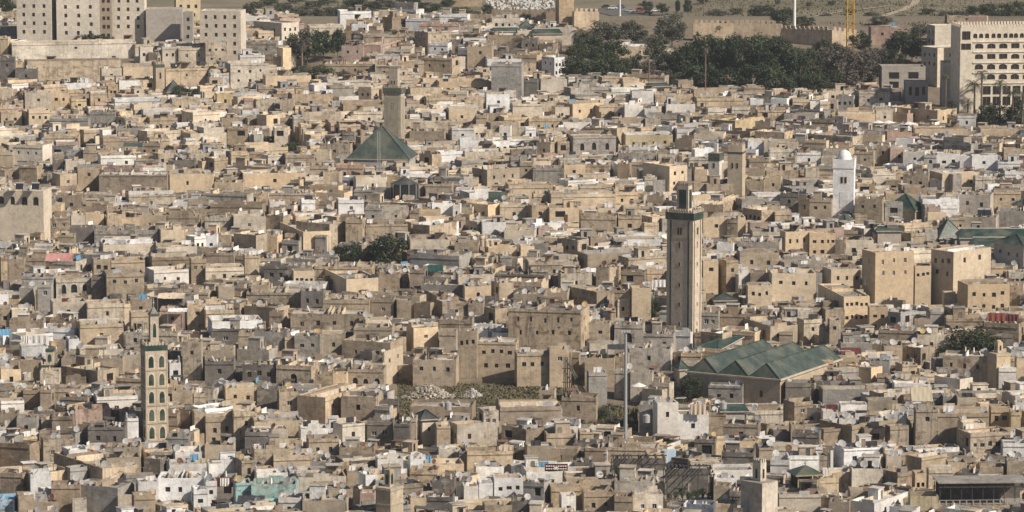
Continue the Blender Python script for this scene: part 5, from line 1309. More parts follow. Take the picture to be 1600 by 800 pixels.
def crown(m, tall):
    k = (m, tall > 1.5, random.randrange(4))
    if k not in CR: CR[k] = crown_mesh(m, 11+k[2]*7+len(m), 1.0, 46 if not k[1] else 60, 62, .096 if not k[1] else .12)
    return CR[k]
b = MB(); pts = [(0, 0, -.1), (.02, .01, .35), (-.02, .02, .7), (.03, 0, 1.0)]
for k in range(3): b.tube(pts[k], pts[k+1], .085*(1-.22*k), .085*(1-.22*(k+1)), 7, 'trunk')
TRUNK = b.mesh('trunk')
BR = []
for k in range(3):
    a = k*2.1; b = MB(); b.tube((0, 0, .62), (.22*math.cos(a), .22*math.sin(a), .95), .05, .035, 6, 'trunk'); b.tube((.22*math.cos(a), .22*math.sin(a), .95), (.5*math.cos(a), .5*math.sin(a), 1.35), .035, .015, 6, 'trunk'); BR.append(b.mesh('branch'))
TREES = []
TW = {'leaf_dark': 'dark green', 'leaf_mid': 'mid green', 'leaf_olive': 'grey-green', 'leaf_dry': 'brownish bare'}
def tree(px, py, wpx, hpx, m='leaf_dark', shape='tree'):
    g = spot(px, py, 0); s = FPX/depth_of(g); w, h = wpx/s, hpx/s/cp
    bush = h < w*.62
    name = 'cypress_tree' if shape == 'cypress' else ('shrub' if bush else 'broadleaf_tree')
    root = thing(name, g, cat='tree' if not bush else 'shrub')
    th = h*.25 if not bush else .12*h
    cz = th*.6+(h-th*.6)/2; ch = (h-th*.6)/2
    c = place(crown('leaf_'+m if not m.startswith('leaf') else m, ch/(w/2)), 'crown', root, (g[0], g[1], g[2]+cz), random.uniform(0, 6.28), (w/2*random.uniform(.94, 1.06), w/2*random.uniform(.85, 1.0), ch))
    tr = place(TRUNK, 'trunk', root, (g[0], g[1], g[2]-.3), random.uniform(0, 6), (max(1.6, w*.24), max(1.6, w*.24), th*.7+ch*.9))
    if shape == 'tree' and not bush:
        for k in range(3): place(BR[k], 'branch', root, (g[0], g[1], g[2]-.3), random.uniform(0, 2), (w*.42, w*.42, th*.7+ch*.8))
    TREES.append((root, TW['leaf_'+m] + (' cypress' if shape == 'cypress' else ' shrub' if bush else ' tree'), px, py-hpx/2, wpx))
for p in TREELIST: tree(*[float(v) for v in p[:4]], p[4])
for e in ((993, 139, 11, 48), (979, 139, 10, 42), (1075, 26, 17, 28), (1059, 23, 9, 24)): tree(*e, 'dark', 'cypress')
lm('the dark grove', 1150, 110)
# ---- palms
def frond_crown(n, L, m, droop, seed):
    r = random.Random(seed); b = MB()
    for k in range(n):
        az = 2*math.pi*k/n + r.uniform(-.2, .2); el = r.uniform(-.5, 1.25); seg = 7; pts = []
        p = Vector((0, 0, 0)); e = el
        for q in range(seg+1):
            pts.append(p.copy()); st = L/seg*r.uniform(.9, 1.05)
            p = p + Vector((math.cos(az)*math.cos(e), math.sin(az)*math.cos(e), math.sin(e)))*st; e -= droop*(.6+q*.2)/seg
        side = Vector((-math.sin(az), math.cos(az), 0))
        for q in range(seg):
            w0 = L*.15*math.sin(math.pi*(q+.35)/(seg+.6)); a, c = pts[q], pts[q+1]
            for sg in (-1, 1):      # leaflets as separate blades off the rib
                for f in (0, .5):
                    s0 = a.lerp(c, f); s1 = a.lerp(c, f+.34); tip = s1 + side*sg*w0*1.25 + Vector((0, 0, -w0*.45)) + (c-a)*.5
                    b.tri(tuple(s0), tuple(s1), tuple(tip), m)
    return b.mesh('fronds')
PC = [frond_crown(34, 1.0, 'leaf_palm', 1.5, 3), frond_crown(30, 1.0, 'leaf_palm', 2.2, 5), frond_crown(34, 1.0, 'leaf_dry', 1.7, 8)]
def palm_trunk_mesh():
    b = MB(); n = 10
    for k in range(n):
        z0, z1 = k/n, (k+1)/n; b.tube((0, 0, z0), (0, 0, z1+.012), (1-.25*z0), (1-.25*z1)*1.0-.12, 8, 'palm_trunk')
    return b.mesh('trunk')
PT = palm_trunk_mesh()
PALMS = []
def palm(px, py, hpx, cpx, kind=0, slim=False):
    g = spot(px, py, 0); s = FPX/depth_of(g); h = hpx/s/cp; c = cpx/s/2
    root = thing('palm_tree', g, cat='palm tree'); r = .24 if slim else .38
    place(PT, 'trunk', root, (g[0], g[1], g[2]-.2), 0, (r, r, h-c*.55))
    place(PC[kind], 'crown', root, (g[0], g[1], g[2]+h-c*.75), random.uniform(0, 6), (c*1.15,)*3)
    PALMS.append((root, ('slender tall palm' if slim else 'bushy palm'), px, py-hpx+cpx/3, hpx))
for e in ((472, 106, 56, 40, 2), (456, 99, 42, 34, 2), (820, 84, 34, 30, 0), (904, 84, 46, 32, 0), (926, 78, 40, 24, 0), (1014, 156, 82, 18, 1, True), (1102, 168, 98, 18, 2, True), (1522, 196, 76, 34, 0), (1533, 200, 94, 28, 1), (1562, 200, 78, 30, 0), (1512, 204, 52, 26, 0),
          (1582, 204, 68, 30, 0), (1597, 204, 66, 30, 1), (1477, 196, 84, 19, 1, True), (1487, 194, 38, 18, 0), (1392, 142, 34, 22, 0), (952, 652, 26, 30, 0), (776, 633, 12, 34, 0), (1100, 26, 34, 10, 1, True), (1148, 166, 20, 14, 2)): palm(*e)
# ---------------------------------------------------------------- hillside path, car park road
strip('hill_path', [(1380, 26), (1410, 17), (1428, 8), (1433, -4)], 3.2, 'path', .02)
strip('hill_track', [(1275, 26), (1310, 20), (1350, 15), (1390, 10)], 2.0, 'path', .02)
strip('car_park', [(936, 14), (985, 26), (1030, 36)], 11.0, 'asphalt', .02)
# ---------------------------------------------------------------- masts, crane, poles
def pole(px, ytop, yb, r0, r1, m, label, name='lamp_mast', head=False):
    g = spot(px, yb, 0); s = FPX/depth_of(g); h = (yb-ytop)/s/cp
    root = thing(name, g, label, 'mast')
    b = MB(); b.tube((g[0], g[1], g[2]-.3), (g[0], g[1], g[2]+h), r0, r1, 10, m); b.build('pole', root)
    if head:
        b = MB(); b.tube((g[0]-.9, g[1], g[2]+h-.4), (g[0]+.9, g[1], g[2]+h-.4), .08, .08, 6, m); b.build('cross_arm', root)
        for k in (-.8, -.25, .35, .8):
            b = MB(); c = (g[0]+k, g[1]-.1, g[2]+h-.15); b.hexa([(c[0]-.2, c[1]-.3, c[2]-.25), (c[0]+.2, c[1]-.3, c[2]-.25), (c[0]+.2, c[1]+.1, c[2]-.25), (c[0]-.2, c[1]+.1, c[2]-.25), (c[0]-.2, c[1]-.15, c[2]+.25), (c[0]+.2, c[1]-.15, c[2]+.25), (c[0]+.2, c[1]+.1, c[2]+.25), (c[0]-.2, c[1]+.1, c[2]+.25)], m); b.build('floodlight', root)
    b = MB(); b.tube((g[0], g[1], g[2]-.2), (g[0], g[1], g[2]+.5), r0*1.7, r0*1.5, 10, m); b.build('base', root)
pole(977, 516, 716, .44, .26, 'grey_paint', 'very tall grey floodlight mast rising from the lower roofs', head=True)
lm('the grey floodlight mast', 980, 620)
pole(1241, -12, 46, .62, .5, 'white_paint', 'white mast behind the crenellated town wall at the top edge')
pole(968.5, -12, 26, .38, .34, 'white_paint', 'thin white mast by the car park at the top edge')
pole(1329, 208, 262, .13, .10, 'grey_paint', 'thin dark pole directly behind the white domed minaret')
pole(577.5 , 205, 262, .45, .35, 'metal', 'pale slim chimney-like mast in front of the big green pyramid roof') if False else None
def lattice_mast(px, ytop, yb, w, m, label, name, cat, r=.16):
    g = spot(px, yb, 0); s = FPX/depth_of(g); h = (yb-ytop)/s/cp; root = thing(name, g, label, cat); hw = w/2
    cs = [(g[0]+a*hw, g[1]+b_*hw) for a, b_ in ((-1, -1), (1, -1), (1, 1), (-1, 1))]
    for c in cs:
        b = MB(); b.tube((*c, g[2]-.3), (*c, g[2]+h), r, r, 5, m); b.build('leg', root)
    n = max(4, int(h/(w*1.0)))
    for k in range(n):
        z0, z1 = g[2]+h*k/n, g[2]+h*(k+1)/n
        for q in range(4):
            a, c = cs[q], cs[(q+1) % 4]
            b = MB(); b.tube((*a, z0), (*c, z1) if k % 2 else (*c, z1), r*.6, r*.6, 4, m); b.build('brace', root)
            if q < 2: b = MB(); b.tube((*a, z1), (*c, z1), r*.55, r*.55, 4, m); b.build('brace', root)
    return root
lattice_mast(1328, -10, 84, 2.3, 'yellow_paint', 'yellow lattice crane mast rising above the trees', 'crane_mast', 'crane')
lm('the yellow crane mast', 1328, 40)
r_ = lattice_mast(592, 206, 300, .75, 'grey_paint', 'pale lattice aerial mast in front of the big green pyramid roof', 'aerial_mast', 'mast', .07)
# telecom mast with white panel antennas
g = spot(1293, 775, 0); s_ = FPX/depth_of(g); root = thing('telecom_mast', g, 'rooftop telecom mast with white panel antennas near the green-roofed pavilion', 'mast')
hh = 72/s_/cp
b = MB(); b.tube((g[0], g[1], g[2]), (g[0], g[1], g[2]+hh), .16, .12, 8, 'grey_paint'); b.build('pole', root)
for dx, z0, z1 in ((.75, .55, 1.0), (-.75, .3, .62), (-.25, .32, .6)):
    b = MB(); x = g[0]+dx; y = g[1]-.35
    b.hexa([(x-.28, y-.15, g[2]+hh*z0), (x+.28, y-.15, g[2]+hh*z0), (x+.28, y+.15, g[2]+hh*z0), (x-.28, y+.15, g[2]+hh*z0), (x-.28, y-.15, g[2]+hh*z1), (x+.28, y-.15, g[2]+hh*z1), (x+.28, y+.15, g[2]+hh*z1), (x-.28, y+.15, g[2]+hh*z1)], 'white_paint'); b.build('panel_antenna', root)
    b = MB(); b.tube((g[0], g[1], g[2]+hh*(z0+z1)/2), (x, y+.15, g[2]+hh*(z0+z1)/2), .05, .05, 5, 'grey_paint'); b.build('bracket', root)
for k in range(5):
    b = MB(); z = g[2]+hh*(.08+.07*k); b.tube((g[0]-.6, g[1]-.2, z), (g[0]+.9, g[1]-.2, z+.15), .06, .06, 5, 'black_frame'); b.build('cross_arm', root)
# ---------------------------------------------------------------- single things read off the photograph
def plane_pt(px, py, P0):      # point at the distance of P0's vertical cross plane, for things standing beside it
    d = ray(px, py); t_ = P0[1]/d[1]; return (d[0]*t_, P0[1], CZ+d[2]*t_)
def sheet(name, label, cat, px0, px1, py0, py1, h, m, sag=.15, depth=2.5, rise=.4, group=None, posts=True):
    """a cloth or metal sheet on posts over a roof terrace"""
    A = spot(px0, py1, h); s = FPX/depth_of(A); W_ = (px1-px0)/s; D_ = depth
    root = thing(name, (A[0]+W_/2, A[1]+D_/2, A[2]-2.0), label, cat, group)
    b = MB(); n, k_ = 8, 4
    P = [[(A[0]+W_*i/n, A[1]+D_*j/k_, A[2]+rise*j/k_ - sag*math.sin(math.pi*i/n)*math.sin(math.pi*(j+.3)/k_)+.05*math.sin(i*2.3+j)) for i in range(n+1)] for j in range(k_+1)]
    for j in range(k_):
        for i in range(n): b.quad(P[j][i], P[j][i+1], P[j+1][i+1], P[j+1][i], m)
    drop = (py1-py0)/s*.0
    b.build('sheet', root)
    if posts:
        for i, j in ((0, 0), (n, 0), (0, k_), (n, k_)):
            p = P[j][i]; b = MB(); b.tube((p[0], p[1], A[2]-3.0), p, .05, .05, 5, 'grey_paint'); b.build('post', root)
    return root
def hung(name, label, cat, px0, px1, py0, py1, h, m, folds=6, group=None):
    """cloth hanging down from a line or wall edge"""
    A = spot(px0, py0, h); s = FPX/depth_of(A); W_ = (px1-px0)/s; H_ = (py1-py0)/s/cp; b = MB(); n = folds*2
    for i in range(n):
        o = lambda q: .14*math.sin(q*1.7)
        x0, x1 = A[0]+W_*i/n, A[0]+W_*(i+1)/n
        b.quad((x0, A[1]+o(i), A[2]-H_), (x1, A[1]+o(i+1), A[2]-H_), (x1, A[1]+o(i+1)*.3, A[2]), (x0, A[1]+o(i)*.3, A[2]), m)
    return solo(b, name, (A[0]+W_/2, A[1], A[2]-H_), label, cat, group)
sheet('tarpaulin', 'pink and red tarpaulin over a roof terrace at the left', 'tarpaulin', 70, 112, 395, 408, 6.5, 'cloth_pink', .5, 4, 1.4)
sheet('awning', 'bright blue awning at the bottom left corner', 'awning', -4, 46, 772, 780, 5.5, 'cloth_blue', .1, 3, .5)
sheet('awning', 'light blue awning at the left edge beside curtained terrace', 'awning', -2, 15, 515, 524, 6.0, 'cloth_blue', .1, 3, 1.0)
sheet('awning', 'tan sloping awning on a rooftop in front of the squat minaret wall', 'awning', 1425, 1458, 612, 627, 12.5, 'cloth_tan', .05, 3.5, 2.4)
sheet('tarpaulin', 'white tarpaulin sagging over a roof above the arched-panel minaret', 'tarpaulin', 246, 288, 456, 466, 6.5, 'cloth_sand', .6, 3, .8)
sheet('tarpaulin', 'white sheeting spread over a roof right of the arched-panel minaret lantern', 'tarpaulin', 262, 292, 470, 487, 6.0, 'cloth_white', .3, 3, .4)
sheet('awning', 'dark green awning on a roof right of the mid-town tree', 'awning', 668, 692, 414, 424, 6.5, 'cloth_green', .2, 3, 1.2)
sheet('awning', 'dark grey awning over the terrace under the teal walls', 'awning', 370, 412, 775, 786, 4.5, 'cloth_dark', .1, 4, .7)
sheet('awning', 'teal fabric screen at the foot of the teal terrace', 'awning', 414, 434, 777, 786, 4.6, 'cloth_teal', .1, 2, .5)
sheet('awning', 'dark canopy on a roof left of the timber-shored wall', 'awning', 950, 981, 540, 546, 8.0, 'cloth_dark', .1, 5, .4)
sheet('metal_roof', 'rust-red sheet roof left of the dish row', 'sheet roof', 1315, 1347, 545, 553, 5.5, 'cloth_maroon', .1, 4, .8)
sheet('awning', 'green sheet roof on a house in the upper left', 'sheet roof', 192, 222, 222, 229, 7.0, 'green_pale', .1, 4, .8)
hung('banner', 'maroon banner with a white star on a roof railing', 'banner', 851, 887, 724.5, 736.5, 7.7, 'cloth_maroon', 3)
def banner_marks():
    A = spot(851, 724.5, 7.7); s = FPX/depth_of(A); o = [q for q in bpy.data.objects if q.name.startswith('banner')][0]
    c = (A[0]+18/s, A[1]-.2, A[2]-6.5/s); b = MB(); n = 10
    P = [(c[0]+(.55 if k % 2 == 0 else .24)*math.sin(2*math.pi*k/n), c[1], c[2]+(.55 if k % 2 == 0 else .24)*math.cos(2*math.pi*k/n)) for k in range(n)]
    b.prism(P, (0, .05, 0), 'white_paint')
    st = b.build('star', None); st.location = (-o.location[0], -o.location[1], -o.location[2]); st.parent = o
    for k in range(9):
        if k == 4: continue
        for r_ in range(2):
            b = MB(); x = A[0]+(2.0+k*3.7)/s; z = A[2]-(3.6+r_*4.2)/s
            b.hexa([(x, c[1], z-.11), (x+.34, c[1], z-.11), (x+.34, c[1]+.04, z-.11), (x, c[1]+.04, z-.11), (x, c[1], z+.11), (x+.34, c[1], z+.11), (x+.34, c[1]+.04, z+.11), (x, c[1]+.04, z+.11)], 'white_paint')
            q = b.build('letter', None); q.location = (-o.location[0], -o.location[1], -o.location[2]); q.parent = o
banner_marks()
lm('the maroon banner', 869, 730)
for e in ((338, 366, 746, 761, 7.0, 'cloth_maroon', 'dark red carpets hung over a wall edge at the lower left'), (344, 358, 747, 760, 7.2, 'cloth_white', 'white sheet hung beside dark red carpets at the lower left'),
          (1080, 1103, 631, 648, 9.0, 'cloth_sand', 'pale striped curtains hung on the white house roof'), (34, 46, 525, 538, 6.5, 'cloth_white', 'white curtain on a terrace at the left, nearer the edge'), (48, 76, 524, 540, 6.5, 'cloth_white', 'wide white curtain on a terrace at the left'),
          (82, 108, 402, 418, 6.0, 'cloth_white', 'white sheet hanging under the pink tarpaulin'), (1543, 1571, 489, 502, 10.0, 'cloth_red', 'brick red screen on a roof terrace at the right'), (1573, 1592, 491, 502, 10.0, 'cloth_maroon', 'dark red screen on a roof terrace at the right'),
          (661, 674, 712, 724, 6.5, 'cloth_blue', 'small light blue cloth on a washing line near the grey towered house'), (1019, 1040, 437, 452, 7.0, 'cloth_white', 'white washing on a roof left of the tall minaret')):
    hung('hung_cloth', e[6], 'cloth', *e[:6])
# jagged light blue wall
def blue_wall():
    A = spot(1015, 710, 6.0); s = FPX/depth_of(A); top = [(0, 9.5), (8, 9.5), (9, 5), (20, 5), (20, -1), (41, -1), (41, 16)]
    pts = [(A[0]+x/s, A[1]+x/s*.15, A[2]-(y-6)/s/cp) for x, y in top] + [(A[0]+41/s, A[1]+41/s*.15, A[2]-5), (A[0], A[1], A[2]-5)]
    b = MB(); b.prism(pts, (.05, .35, 0), 'smooth', COLS['u']); solo(b, 'garden_wall', (A[0]+20/s, A[1], A[2]-5), 'stepped light blue wall fragment below the white house', 'wall')
blue_wall(); lm('the light blue wall', 1037, 700)
# conical sheet-metal roof and barrel-shaped green net roof
def cone_kiosk():
    A = spot(632, 296, 7.0); s = FPX/depth_of(A); r = 22/s; root = thing('glass_kiosk', (A[0], A[1]+r, A[2]-7.0), 'many-sided grey metal kiosk roof below the big green pyramid', 'kiosk'); n = 10
    ring = [(A[0]+r*math.cos(2*math.pi*k/n), A[1]+r+r*math.sin(2*math.pi*k/n)) for k in range(n)]
    top = (A[0], A[1]+r, A[2]+18/s)
    for k in range(n):
        a, c = ring[k], ring[(k+1) % n]
        b = MB(); b.tri((*a, A[2]+7/s), (*c, A[2]+7/s), top, 'slate'); b.build('roof_panel', root)
        b = MB(); b.quad((*a, A[2]-6), (*c, A[2]-6), (*c, A[2]+6.5/s), (*a, A[2]+6.5/s), 'pane'); b.build('side_panel', root)
        b = MB(); b.tube((*a, A[2]-6), (*a, A[2]+7/s), .1, .1, 5, 'metal'); b.build('post', root)
cone_kiosk()
def net_roof():
    A = spot(763, 303, 7.0); s = FPX/depth_of(A); L, r = 28/s, 7.5/s; b = MB(); n = 8
    for k in range(n):
        a0, a1 = math.pi*k/n, math.pi*(k+1)/n
        P = lambda a, x: (A[0]+x, A[1]+r-r*math.cos(a), A[2]-2+r*1.9*math.sin(a))
        b.quad(P(a0, 0), P(a0, L), P(a1, L), P(a1, 0), 'green_pale')
    solo(b, 'net_tunnel', (A[0]+L/2, A[1]+r, A[2]-2), 'barrel-shaped green net roof at mid distance', 'net roof')
net_roof(); lm('the green net roof', 778, 297)
# timber shoring
def shoring(x0, x1, yt, yb, n, label, lean=.35, h=None, diag=True):
    A = spot(x0, yb, 1.0); s = FPX/depth_of(A); H_ = (yb-yt)/s/cp; root = thing('timber_shoring', A, label, 'shoring')
    for k in range(n):
        x = A[0]+(x1-x0)/s*k/max(1, n-1); t_ = tuple(c*random.uniform(.7, 1.2) for c in (.13, .10, .075))
        b = MB(); b.tube((x, A[1]-.4, A[2]-1), (x+random.uniform(-.1, .1), A[1]-.4, A[2]+H_*random.uniform(.9, 1.05)), .14, .12, 5, 'wood', t_); b.build('upright', root)
        if diag:
            b = MB(); b.tube((x+H_*lean, A[1]-2.2, A[2]-1), (x+.1, A[1]-.45, A[2]+H_*random.uniform(.6, .95)), .13, .11, 5, 'wood', t_); b.build('raking_prop', root)
    for f in (.3, .65):
        b = MB(); b.tube((A[0]-.4, A[1]-.55, A[2]+H_*f), (A[0]+(x1-x0)/s+.4, A[1]-.55, A[2]+H_*f), .11, .11, 5, 'wood', (.12, .09, .07)); b.build('rail', root)
shoring(881, 893, 553, 615, 5, 'dark raking timber props against the tall brown house', .45)
lm('the raking timber props', 895, 585)
shoring(163, 196, 268, 301, 4, 'black timber uprights shoring a brown wall at the left, left group', .05, diag=False)
shoring(207, 262, 282, 301, 6, 'black timber uprights shoring a brown wall at the left, right group', .05, diag=False)
shoring(382, 398, 410, 432, 3, 'thin timber props on an ochre wall left of the mid-town tree', .3)
shoring(1152, 1164, 443, 466, 4, 'timber props between houses right of the tall minaret', -.3)
def parasol(px, py, h, dia, m, label):
    A = spot(px, py, h); root = thing('parasol', (A[0], A[1], A[2]-2.2), label, 'parasol'); n = 8
    b = MB(); b.tube((A[0], A[1], A[2]-2.2), (A[0], A[1], A[2]+.6), .04, .04, 6, 'white_paint'); b.build('pole', root)
    b = MB()
    for k in range(n):
        a0, a1 = 2*math.pi*k/n, 2*math.pi*(k+1)/n; r = dia/2
        b.tri((A[0]+r*math.cos(a0), A[1]+r*math.sin(a0), A[2]-.1), (A[0]+r*math.cos(a1), A[1]+r*math.sin(a1), A[2]-.1), (A[0], A[1], A[2]+.6), m)
    b.build('canopy', root)
parasol(998, 602, 5.5, 3.4, 'cloth_white', 'white parasol on the balcony right of the floodlight mast')
parasol(1372, 191, 6.5, 4.5, 'cloth_white', 'white parasol on a far roof, leftmost of three'); parasol(1388, 191, 6.5, 4.5, 'cloth_white', 'white parasol on a far roof, middle of three'); parasol(1420, 193, 6.5, 5.5, 'cloth_white', 'white parasol on a far roof, rightmost of three')
# water tanks, solar heaters
def tank(px, py, h, d, hh, m, label, group=None):
    A = spot(px, py, h); root = thing('water_tank', A, label, 'water tank', group)
    b = MB(); b.tube(A, (A[0], A[1], A[2]+hh), d/2, d/2, 12, m, (.55, .45, .34)); b.build('drum', root)
    b = MB(); b.tube((A[0], A[1], A[2]+hh), (A[0], A[1], A[2]+hh+.25), d/2*.9, d*.1, 12, m, (.5, .4, .3)); b.build('lid', root)
for k, x in enumerate((753.5, 760, 767.5)): tank(x, 385, 7.2, 1.0, 1.5, 'smooth', ['leftmost', 'middle', 'rightmost'][k]+' of three tan jar-shaped tanks on a roof ledge')
for x, y, h, lab in ((1348, 445, 8.6, 'dark blue box-like tank on the ochre many-windowed block'), (64, 215, 7, 'dark tank on a roof at the upper left'), (1010, 660, 9.5, 'grey tank on the white house roof'), (700, 640, 8.8, 'round grey tank on the grey towered house'), (1130, 640, 6.5, 'pale tank on the roof before the mosque')):
    tank(x, y, h, 1.5, 1.5, 'slate' if 'dark' in lab else 'metal', lab)
def potted(px, py, h, d, label):
    A = spot(px, py, h); root = thing('potted_plant', A, label, 'plant')
    b = MB(); b.tube(A, (A[0], A[1], A[2]+.5), .22, .3, 8, 'smooth', (.3, .17, .12)); b.build('pot', root)
    place(crown('leaf_mid', 1.0), 'foliage', root, (A[0], A[1], A[2]+.5+d*.5), random.uniform(0, 6), (d*.55, d*.55, d*.6))
for k, x in enumerate((1046, 1056, 1066, 1077, 1088, 1098, 1109)): potted(x, 784-(k % 3)*3, 3.55, random.uniform(.9, 1.7), ['leftmost', 'second', 'third', 'fourth', 'fifth', 'sixth', 'rightmost'][k]+' potted plant in the row under the open pergola')
for k, x in enumerate((966, 984, 1002, 1024)): potted(x, 745, 4.55, random.uniform(.9, 1.5), ['leftmost', 'second', 'third', 'rightmost'][k]+' potted plant under the long covered pergola')
def solar(px, py, h, label):
    A = spot(px, py, h); root = thing('solar_heater', A, label, 'solar heater')
    b = MB(); b.hexa([(A[0], A[1], A[2]), (A[0]+2, A[1], A[2]), (A[0]+2, A[1]+.1, A[2]), (A[0], A[1]+.1, A[2]), (A[0], A[1]+1.2, A[2]+1.3), (A[0]+2, A[1]+1.2, A[2]+1.3), (A[0]+2, A[1]+1.3, A[2]+1.3), (A[0], A[1]+1.3, A[2]+1.3)], 'pane'); b.build('collector', root)
    b = MB(); b.tube((A[0], A[1]+1.3, A[2]+1.55), (A[0]+2, A[1]+1.3, A[2]+1.55), .3, .3, 10, 'metal'); b.build('cylinder', root)
for x, y, h, l in ((24, 296, 15.5, 'solar water heater on the arched building at the left edge, left one'), (49, 296, 15.5, 'solar water heater on the arched building at the left edge, right one'), (1528, 337, 6.5, 'dark solar heater panel on a far roof below the white houses, left one'), (1537, 337, 6.5, 'dark solar heater panel on a far roof below the white houses, right one')): solar(x, y, h, l)
# green tiled eave over the arched balcony house
F, w1, w2 = solve(86, 87.5, 142.5, 436, max(145/4/7, 6))
# ---------------------------------------------------------------- garden slope: rubble, weeds
def heap(name, px, py, wpx, hpx, n, tints, label):
    g = spot(px, py, 0); s = FPX/depth_of(g); W_, H_ = wpx/s, hpx/s; b = MB()
    for _ in range(n):
        a = random.gauss(0, .3); d = random.gauss(0, .3); z = max(0, 1-(abs(a)*1.6)**1.5-(abs(d)*1.6)**1.5)*H_*random.uniform(.3, 1.0)
        c = (g[0]+a*W_, g[1]+d*W_*.6, g[2]+z); r = random.uniform(.12, .42); t_ = vary(random.choice(tints), .2)
        A = random.uniform(0, 1.5); F = Frame((c[0], c[1]), c[2], A, 0); q = lambda: random.uniform(.5, 1.0)*r
        b.hexa([F(-q(), -q(), -q()), F(q(), -q(), -q()), F(q(), q(), -q()), F(-q(), q(), -q()), F(-q(), -q(), q()*.7), F(q(), -q(), q()*.7), F(q(), q(), q()*.7), F(-q(), q(), q()*.7)], 'plaster', t_)
    tag(b.build(name, kind='stuff'), label, 'rubble')
heap('rubble_heap', 668, 618, 60, 18, 900, [(.42, .38, .32), (.5, .46, .4), (.32, .28, .23)], 'pale heap of building rubble on the weedy slope')
heap('rubble_heap', 738, 620, 26, 12, 260, [(.7, .68, .64), (.5, .46, .42)], 'small whitish rubble heap on the weedy slope')
heap('rubble_heap', 1435, 508, 50, 6, 420, [(.6, .56, .5), (.45, .38, .3), (.25, .22, .2)], 'broken rubble and boards on roofs below the ochre tower house')
heap('rubble_heap', 625, 700, 60, 3, 160, [(.5, .46, .4), (.3, .26, .22)], 'loose rubble on a roof below the cream turret')
def weeds(px0, px1, py0, py1, n, name, label, hmax=.9):
    b = MB()
    for _ in range(n):
        p = spot(random.uniform(px0, px1), random.uniform(py0, py1), 0); a = random.uniform(0, 6.28); w = random.uniform(.15, .45); h = random.uniform(.2, hmax); l = random.uniform(-.3, .3)
        dx, dy = w*math.cos(a), w*math.sin(a)
        b.tri((p[0]-dx, p[1]-dy, p[2]-.05), (p[0]+dx, p[1]+dy, p[2]-.05), (p[0]+l, p[1]+l, p[2]+h), 'grass' if random.random() < .86 else 'leaf_olive')
    tag(b.build(name, kind='stuff'), label, 'weeds')
weeds(622, 880, 600, 662, 12000, 'weeds', 'dry weeds on the rubble-strewn slope in the middle of town', .45)
weeds(880, 1000, 640, 674, 3500, 'weeds', 'low scrub below the dark retaining wall', 1.2)
weeds(384, 620, 2, 30, 2500, 'hillside_scrub', 'scrub on the earthy slope at the top edge', .5)
weeds(1085, 1600, -6, 40, 5000, 'hillside_scrub', 'low scrub dotted over the far dry hillside', 1.0)
# graves, cars
b = MB()
for _ in range(420):
    p = spot(random.uniform(758, 866), random.uniform(-10, 16), 0); L = random.uniform(.8, 1.8); w = random.uniform(.35, .8); F = Frame((p[0], p[1]), p[2], random.uniform(-.2, .2), 0)
    b.box(F, 0, w, 0, L, -.2, random.uniform(.3, .9), 'smooth', vary((.72, .71, .69), .06))
tag(b.build('gravestones', kind='stuff'), 'crowded white gravestones of the cemetery at the top edge', 'graves')
def car_meshes():
    prof = [(0, .35), (0, .75), (.75, .9), (1.25, 1.42), (2.75, 1.45), (3.45, .95), (4.1, .8), (4.1, .35)]
    b = MB(); b.prism([(x, 0, z) for x, z in prof], (0, 1.65, 0), 'white_paint'); body = b.mesh('body')
    g = MB(); g.prism([(.95, -.02, .95), (1.35, -.02, 1.34), (2.65, -.02, 1.37), (3.15, -.02, .97)], (0, 1.69, 0), 'pane'); glass = g.mesh('glass')
    w = MB(); w.tube((0, -.05, .32), (0, .15, .32), .32, .32, 12, 'black_frame'); wheel = w.mesh('wheel')
    return body, glass, wheel
CB, CG, CW = car_meshes()
CC = []
for nm, c in (('white', (.75, .75, .74)), ('blue', (.06, .16, .34)), ('dark grey', (.05, .05, .055)), ('red', (.3, .05, .04)), ('silver', (.5, .5, .5))):
    me = CB.copy(); me.materials[0] = mat('car_paint_'+nm.replace(' ', '_'), c, .3, .2, .5); CC.append((nm, me))
for k, (x, y, ci, rz, where) in enumerate(((940, 14, 2, .2, 'nearest the square wall tower'), (950, 16, 0, .15, 'left of the thin white mast'), (963, 14, 1, .2, 'beside the thin white mast'), (978, 20, 4, .1, 'just right of the thin white mast'), (992, 19, 3, .2, 'in the middle of the car park'),
                                        (1003, 24, 2, -.2, 'right of the middle of the car park'), (1017, 20, 0, .3, 'at the far right of the car park'), (1024, 32, 4, -.5, 'lowest in the car park'), (1033, 31, 0, -.4, 'at the right end of the car park'))):
    p = spot(x, y, 0); p = (p[0], p[1], p[2]+.3); root = thing('parked_car', p, CC[ci][0]+' car parked '+where, 'car', 'cars in the car park by the wall tower')
    c_, s__ = math.cos(rz), math.sin(rz)
    place(CC[ci][1], 'body', root, p, rz); place(CG, 'windows', root, p, rz)
    for a, q in ((.8, 0), (3.2, 0), (.8, 1.55), (3.2, 1.55)): place(CW, 'wheel', root, (p[0]+a*c_-q*s__, p[1]+a*s__+q*c_, p[2]), rz)
